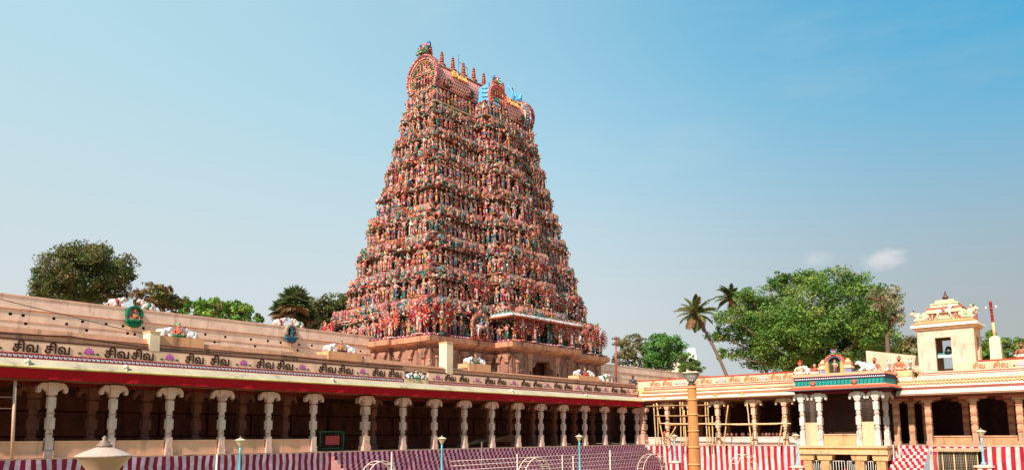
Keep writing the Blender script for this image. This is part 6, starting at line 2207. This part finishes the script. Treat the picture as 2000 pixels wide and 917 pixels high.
# ------------------------------------------------------------------ trees
def leaves(rng, blobs, n, size, cols, shell=.62, clump=.34, flat=.8):
    """crown of small leaf faces gathered in clumps spread through blob volumes"""
    npr = np.random.RandomState(rng.randrange(10 ** 6))
    vol = np.array([b[3] * b[4] * b[5] for b in blobs]) ** .75
    vol = vol / vol.sum()
    V, C = [], []
    for b, w in zip(blobs, vol):
        c, r = np.array(b[:3]), np.array(b[3:6])
        k = max(5, int(34 * (r.mean() / 2.4) ** 1.0))
        d = npr.normal(size=(k, 3)); d /= np.linalg.norm(d, axis=1)[:, None]
        rad = shell + (1 - shell) * npr.rand(k) ** .6
        rad[npr.rand(k) < .22] *= .55
        cc = c + d * r * rad[:, None]
        cs = r.mean() * clump * npr.uniform(.55, 1.3, k)
        tone = npr.uniform(.65, 1.3, k)
        ci = npr.randint(0, len(cols), k)
        m = int(n * w)
        wt = cs ** 2; wt /= wt.sum()
        idx = npr.choice(k, m, p=wt)
        off = npr.normal(size=(m, 3)); off /= np.linalg.norm(off, axis=1)[:, None]
        off *= (npr.rand(m) ** .45)[:, None] * cs[idx][:, None] * np.array([1, 1, .72])
        P = cc[idx] + off
        nrm = off / (np.linalg.norm(off, axis=1)[:, None] + 1e-6) + npr.normal(size=(m, 3)) * .8 + np.array([0, 0, .5])
        nrm /= np.linalg.norm(nrm, axis=1)[:, None]
        a = np.cross(nrm, npr.normal(size=(m, 3))); a /= np.linalg.norm(a, axis=1)[:, None]
        bb_ = np.cross(nrm, a)
        s = size * npr.uniform(.6, 1.35, m)[:, None]
        q = np.stack([P - a * s, P - bb_ * s * .42 + nrm * s * .1, P + a * s, P + bb_ * s * .42 + nrm * s * .1], 1)
        V.append(q.reshape(-1, 3))
        col = np.array(cols)[ci[idx]] * (tone[idx] * npr.uniform(.8, 1.2, m))[:, None]
        C.append(col)
    V = np.concatenate(V); C = np.clip(np.concatenate(C), 0, 1)
    g = G()
    n4 = len(V) // 4
    g.V.append(V); g.L.append(np.arange(len(V))); g.N.append(np.full(n4, 4)); g.C.append(C); g.S.append(np.zeros(n4, bool)); g.n = len(V)
    return g
BARK = rgb(96, 72, 58)
def tree(name, label, base, blobs, n, size, cols, rng, trunk_r=.45, bark=BARK, shell=.62, clump=.34, limbs=True):
    e = empty(name, tuple(base), label, 'tree')
    g = leaves(rng, blobs, n, size, cols, shell, clump)
    build('crown', g, 'leaf', e)
    g = G()
    base = np.array(base, float)
    cen = np.mean([b[:3] for b in blobs], axis=0)
    fork = base + (cen - base) * .62
    fork[2] = base[2] + (min(b[2] - b[5] for b in blobs) - base[2]) * 1.02
    g.tube([base, base * .6 + fork * .4 + np.array([.2, .1, 0]), fork], [trunk_r * 1.25, trunk_r, trunk_r * .8], 10, bark)
    for b in blobs:
        t = np.array(b[:3]) + np.array([rng.uniform(-.3, .3) for _ in range(3)])
        m = fork * .5 + t * .5 + np.array([rng.uniform(-.6, .6), rng.uniform(-.6, .6), rng.uniform(-.8, .1)])
        r = trunk_r * .55 * min(1, np.mean(b[3:6]) / 3)
        g.tube([fork - np.array([0, 0, .3]), m, t], [max(.08, r), max(.06, r * .7), .05], 7, bark)
        for _ in range(5):
            dd = np.array([rng.gauss(0, 1) for _ in range(3)]); dd /= np.linalg.norm(dd)
            q = np.array(b[:3]) + dd * np.array(b[3:6]) * .85
            g.tube([t, (t + q) / 2 + np.array([0, 0, rng.uniform(-.2, .3)]), q], [.07, .05, .02], 5, bark)
    build('trunk', g, 'wood', e)
    return e
def pxblobs(L, d, rng, dd=None):
    """(px, py, rx, ry) circles seen at distance d -> ellipsoids with depth"""
    o = []
    for px, py, rx, ry in L:
        dj = d + rng.uniform(-1, 1) * (dd if dd is not None else 3.0)
        p = far(px, py, dj)
        k = dj / 1500 * 1.02
        o.append((p[0], p[1], p[2], rx * k * 1.05, rx * k * 1.05, ry * k))
    return o
rT = random.Random(31)
DG = [rgb(80, 92, 46), rgb(94, 104, 50), rgb(104, 98, 56), rgb(72, 84, 42), rgb(112, 98, 62)]
OG = [rgb(109, 111, 56), rgb(125, 109, 63), rgb(95, 104, 50), rgb(141, 109, 72)]
BG = [rgb(95, 141, 50), rgb(113, 155, 59), rgb(79, 123, 45), rgb(136, 164, 75)]
MG = [rgb(110, 138, 58), rgb(104, 132, 56), rgb(79, 113, 43), rgb(111, 141, 56), rgb(68, 100, 38), rgb(125, 134, 61)]
VG = [rgb(86, 128, 58), rgb(100, 142, 66), rgb(74, 112, 52)]
GR = [rgb(141, 136, 100), rgb(159, 145, 113), rgb(118, 123, 82)]
def base_at(px, d):
    p = far(px, 700, d)
    return (p[0], p[1], 0)
tree('broad_tree', 'big dark rounded tree rising above the high wall at far left', base_at(178, 112), pxblobs([(150, 518, 48, 34), (212, 525, 38, 32), (180, 505, 40, 26), (112, 542, 34, 24), (160, 560, 44, 28), (235, 545, 28, 22), (85, 560, 24, 14), (215, 572, 32, 18), (132, 506, 26, 17), (120, 575, 44, 14), (195, 492, 22, 14)], 112, rT), 26000, .21, DG, rT, .9, clump=.4)
tree('olive_tree', 'sparse brownish green tree right of the niche bulls', base_at(318, 108), pxblobs([(296, 575, 26, 22), (330, 588, 30, 20), (345, 600, 26, 14), (285, 598, 22, 14), (318, 570, 16, 14)], 108, rT), 4200, .27, OG, rT, .35, clump=.32)
tree('light_green_tree', 'low light green tree above the wall beside the brownish one', base_at(440, 104), pxblobs([(408, 600, 26, 18), (440, 608, 34, 16), (475, 612, 28, 16), (460, 600, 20, 14), (385, 606, 24, 14), (498, 622, 14, 8), (420, 590, 14, 10)], 104, rT), 6000, .26, BG + OG[:1], rT, .35, clump=.34)
tree('olive_tree', 'dull olive trees mass rising between fan palms and tower', base_at(645, 118), pxblobs([(630, 610, 34, 28), (662, 602, 30, 26), (640, 630, 44, 22), (680, 590, 22, 20), (610, 620, 22, 24), (670, 640, 30, 20)], 118, rT), 9000, .28, [rgb(92, 96, 48), rgb(80, 88, 42), rgb(104, 98, 52)], rT, .5, clump=.4)
tree('grey_tree', 'sparse greyish tree behind the utility pole', base_at(1228, 150), pxblobs([(1222, 680, 22, 26), (1240, 672, 22, 18), (1212, 700, 16, 18), (1245, 700, 20, 22)], 150, rT), 3200, .30, GR + OG[:2], rT, .4, clump=.3)
tree('round_tree', 'fresh bright green rounded tree left of the white house', base_at(1296, 148), pxblobs([(1282, 680, 24, 24), (1308, 675, 24, 20), (1295, 700, 30, 22), (1270, 705, 18, 18), (1325, 692, 14, 16), (1290, 662, 18, 10)], 148, rT), 8000, .30, VG, rT, .45, clump=.4)
tree('small_tree', 'small dark green tree before the white house', base_at(1350, 140), pxblobs([(1345, 705, 18, 14), (1362, 716, 14, 10), (1338, 720, 16, 10)], 140, rT), 2200, .26, DG[:2] + MG[:2], rT, .2, clump=.35)
tree('spreading_tree', 'huge spreading green tree behind the porch roof', base_at(1590, 112), pxblobs([(1540, 560, 34, 26), (1620, 560, 46, 30), (1690, 578, 38, 34), (1480, 600, 46, 34), (1560, 610, 60, 40), (1640, 620, 60, 42), (1720, 610, 34, 34), (1520, 660, 60, 36), (1600, 670, 60, 36), (1680, 660, 50, 40), (1440, 620, 34, 18), (1480, 690, 40, 26), (1560, 705, 60, 20), (1650, 705, 60, 20), (1405, 655, 22, 18), (1720, 670, 30, 24), (1460, 580, 24, 16), (1590, 546, 30, 18), (1530, 545, 24, 14), (1500, 630, 50, 30), (1580, 640, 60, 34), (1700, 640, 40, 34), (1455, 650, 30, 24), (1660, 548, 22, 12), (1420, 690, 16, 12)], 112, rT, 5), 70000, .22, MG, rT, 1.1, clump=.38, shell=.5)
tree('bare_tree', 'sparse reddish twiggy tree at the right edge of the huge tree', base_at(1725, 106), pxblobs([(1735, 590, 26, 30), (1748, 622, 18, 26), (1715, 580, 18, 20), (1740, 570, 14, 14)], 106, rT), 1500, .2, GR + [rgb(120, 84, 70)], rT, .3, clump=.3)
tree('olive_tree', 'dusty olive tree just left of the roof shrine', base_at(1775, 125), pxblobs([(1768, 678, 18, 18), (1790, 668, 18, 20), (1780, 690, 26, 14)], 125, rT), 2400, .28, OG + GR[:1], rT, .3, clump=.32)
tree('light_green_tree', 'green tree between the roof shrine and flag pillar', base_at(1915, 118), pxblobs([(1912, 668, 22, 20), (1925, 690, 22, 16), (1900, 690, 18, 16)], 118, rT), 3200, .27, MG, rT, .3, clump=.34)
tree('light_green_tree', 'dark green tree right of the flag pillar', base_at(1980, 122), pxblobs([(1970, 678, 20, 14), (1990, 685, 22, 18), (2010, 680, 20, 18), (1965, 695, 16, 10)], 122, rT), 3400, .27, DG[:2] + MG, rT, .3, clump=.36)
# coconut palms
def coconut(px, py, px2, py2, d, label, rng, R=3.6, drop=0.9):
    top = far(px, py, d)
    foot = far(px2, py2, d)
    foot = foot + (foot - top) * ((foot[2] + .0) / max(.1, (top[2] - foot[2])))
    foot[2] = 0
    e = empty('coconut_palm', tuple(foot), label, 'tree', 'coconut palms')
    g = G()
    P = []
    for k in range(9):
        t = k / 8
        q = foot + (top - foot) * t
        q[:2] += (_R[:2] * (.9 * sin(pi * t)))
        P.append(q)
    g.tube(P, [.26 - .10 * k / 8 for k in range(9)], 9, rgb(110, 90, 76))
    build('trunk', g, 'wood', e)
    for k in range(34):
        az = k * 2.399 + rng.uniform(-.2, .2)
        el = radians(rng.choice([78, 60, 45, 30, 12, -8, -30, -48]))
        L = R * rng.uniform(.85, 1.1)
        dead = el < radians(-20) and rng.random() < .6
        c = rgb(150, 104, 70) if dead else rng.choice([rgb(92, 100, 48), rgb(78, 92, 42), rgb(112, 106, 60)])
        g = G()
        pts = []
        n = 12
        pos = np.array(top)
        ang = el
        for j in range(n + 1):
            pts.append(pos.copy())
            dirv = np.array([cos(az) * cos(ang), sin(az) * cos(ang), sin(ang)])
            pos = pos + dirv * L / n
            ang -= radians(drop * 9.0) * (j / n + .25)
        g.tube(pts, [.05 - .04 * j / n for j in range(n + 1)], 4, mixc(c, rgb(150, 140, 80), .4))
        side = np.array([-sin(az), cos(az), 0])
        for j in range(1, n + 1):
            for h_ in (0, .25, .5, .75):
                t0 = pts[j] if h_ == 0 or j == n else pts[j] * (1 - h_) + pts[j + 1] * h_
                fw = pts[j] - pts[j - 1]; fw /= np.linalg.norm(fw)
                ll = .85 * sin(pi * min(.96, (j + h_) / (n + 1) * .9 + .1)) * R / 3.6
                for s in (-1, 1):
                    tip = t0 + side * s * ll * .75 + fw * ll * .5 - np.array([0, 0, ll * rng.uniform(.25, .6)])
                    w_ = fw * .10
                    g.add([t0 - w_, t0 + w_, tip], [(0, 1, 2)], jit(c, .25, rng))
        build('frond', g, 'leaf', e)
    g = G()
    for k in range(8):
        a = k * .8
        g.blob((top[0] + .3 * cos(a), top[1] + .3 * sin(a), top[2] - .35 - .12 * (k % 2)), (.16, .16, .2), rgb(170, 120, 60), 7, 5)
    build('coconuts', g, 'stucco', e)
rc = random.Random(17)
coconut(1358, 612, 1400, 720, 98, 'coconut palm with leaning trunk standing clear left of the huge tree', rc, 2.85)
coconut(1428, 583, 1475, 700, 124, 'coconut palm half hidden by the huge tree, the higher of two', rc, 2.9)
# fan palms
def fan_palm(px, py, d, label, rng, R=1.6, n=30):
    top = far(px, py, d)
    e = empty('fan_palm', (top[0], top[1], 0), label, 'tree', 'fan palms')
    g = G()
    g.tube([(top[0], top[1], 0), (top[0] + .1, top[1], top[2] * .6), tuple(top)], [.3, .24, .22], 9, rgb(84, 70, 58))
    for k in range(14):
        a = k * 2.4
        q = np.array(top) - np.array([0, 0, .2 + .1 * k])
        g.tube([q, q + np.array([.5 * cos(a), .5 * sin(a), .1])], [.07, .03], 4, rgb(120, 90, 60))
    build('trunk', g, 'wood', e)
    for k in range(n):
        a = k * 2.399
        el = radians(80 - 125 * k / n)
        dv = np.array([cos(a) * cos(el), sin(a) * cos(el), sin(el)])
        st_ = np.array(top) + dv * R * .55
        g = G()
        c = rng.choice([rgb(84, 98, 52), rgb(74, 90, 44), rgb(100, 108, 66)]) if k < n * .8 else rgb(130, 104, 70)
        g.tube([top, st_], [.04, .03], 4, rgb(120, 120, 70))
        u_ = np.cross(dv, [0, 0, 1.0]); u_ /= np.linalg.norm(u_) + 1e-6
        w_ = np.cross(u_, dv)
        m = 17
        for j in range(m):
            th = (j / (m - 1) - .5) * radians(230)
            d1 = dv * cos(th) + u_ * sin(th)
            e1 = -dv * sin(th) + u_ * cos(th)
            L = R * .95 * (1 - .25 * abs(th) / 2)
            pl = .08 * (1 if j % 2 else -1)
            mid = st_ + d1 * L * .55
            tip = st_ + d1 * L - np.array([0, 0, .2])
            g.add([st_, mid - e1 * .12 + w_ * pl, tip, mid + e1 * .12 - w_ * pl], [(0, 1, 2, 3)], jit(c, .2, rng))
        build('fan_leaf', g, 'leaf', e)
fan_palm(576, 590, 100, 'tallest fan palm standing above the second wall niche', rc, 1.75, 34)
fan_palm(552, 606, 102, 'lower fan palm leaning left beside the tallest one', rc, 1.35, 26)
fan_palm(596, 618, 103, 'short fan palm in front of the olive trees', rc, 1.35, 24)
# weeds on the roof corner
def weed(p, n, s, label, rng):
    g = G()
    for k in range(n):
        a, l = rng.uniform(0, 2 * pi), s * rng.uniform(.4, 1)
        tip = np.array(p) + np.array([cos(a) * l * .5, sin(a) * l * .5 - .1, l * rng.uniform(.5, 1)])
        g.tube([p, (np.array(p) + tip) / 2 + np.array([0, 0, .05]), tip], [.02, .015, .005], 4, rgb(90, 60, 50))
        for _ in range(9):
            c = np.array(p) + (tip - np.array(p)) * rng.uniform(.4, 1) + np.array([rng.gauss(0, .08) for _ in range(3)])
            a_ = np.array([rng.gauss(0, 1) for _ in range(3)]); a_ /= np.linalg.norm(a_)
            b_ = np.cross(a_, [rng.gauss(0, 1) for _ in range(3)]); b_ /= np.linalg.norm(b_)
            g.add([c - a_ * .07, c - b_ * .035, c + a_ * .07, c + b_ * .035], [(0, 1, 2, 3)], jit(rgb(90, 70, 50), .3, rng))
    tag(build('weed', g, 'leaf', loc=tuple(p)), label, 'plant')
weed((-38.1, 61.0, 4.6), 16, 1.0, 'brown weed sprouting from the wall joint at the courtyard corner', rc)
weed((-14.45, RY - .15, 4.95), 9, .55, 'dry weed growing on the cornice by the roof shrine', rc)
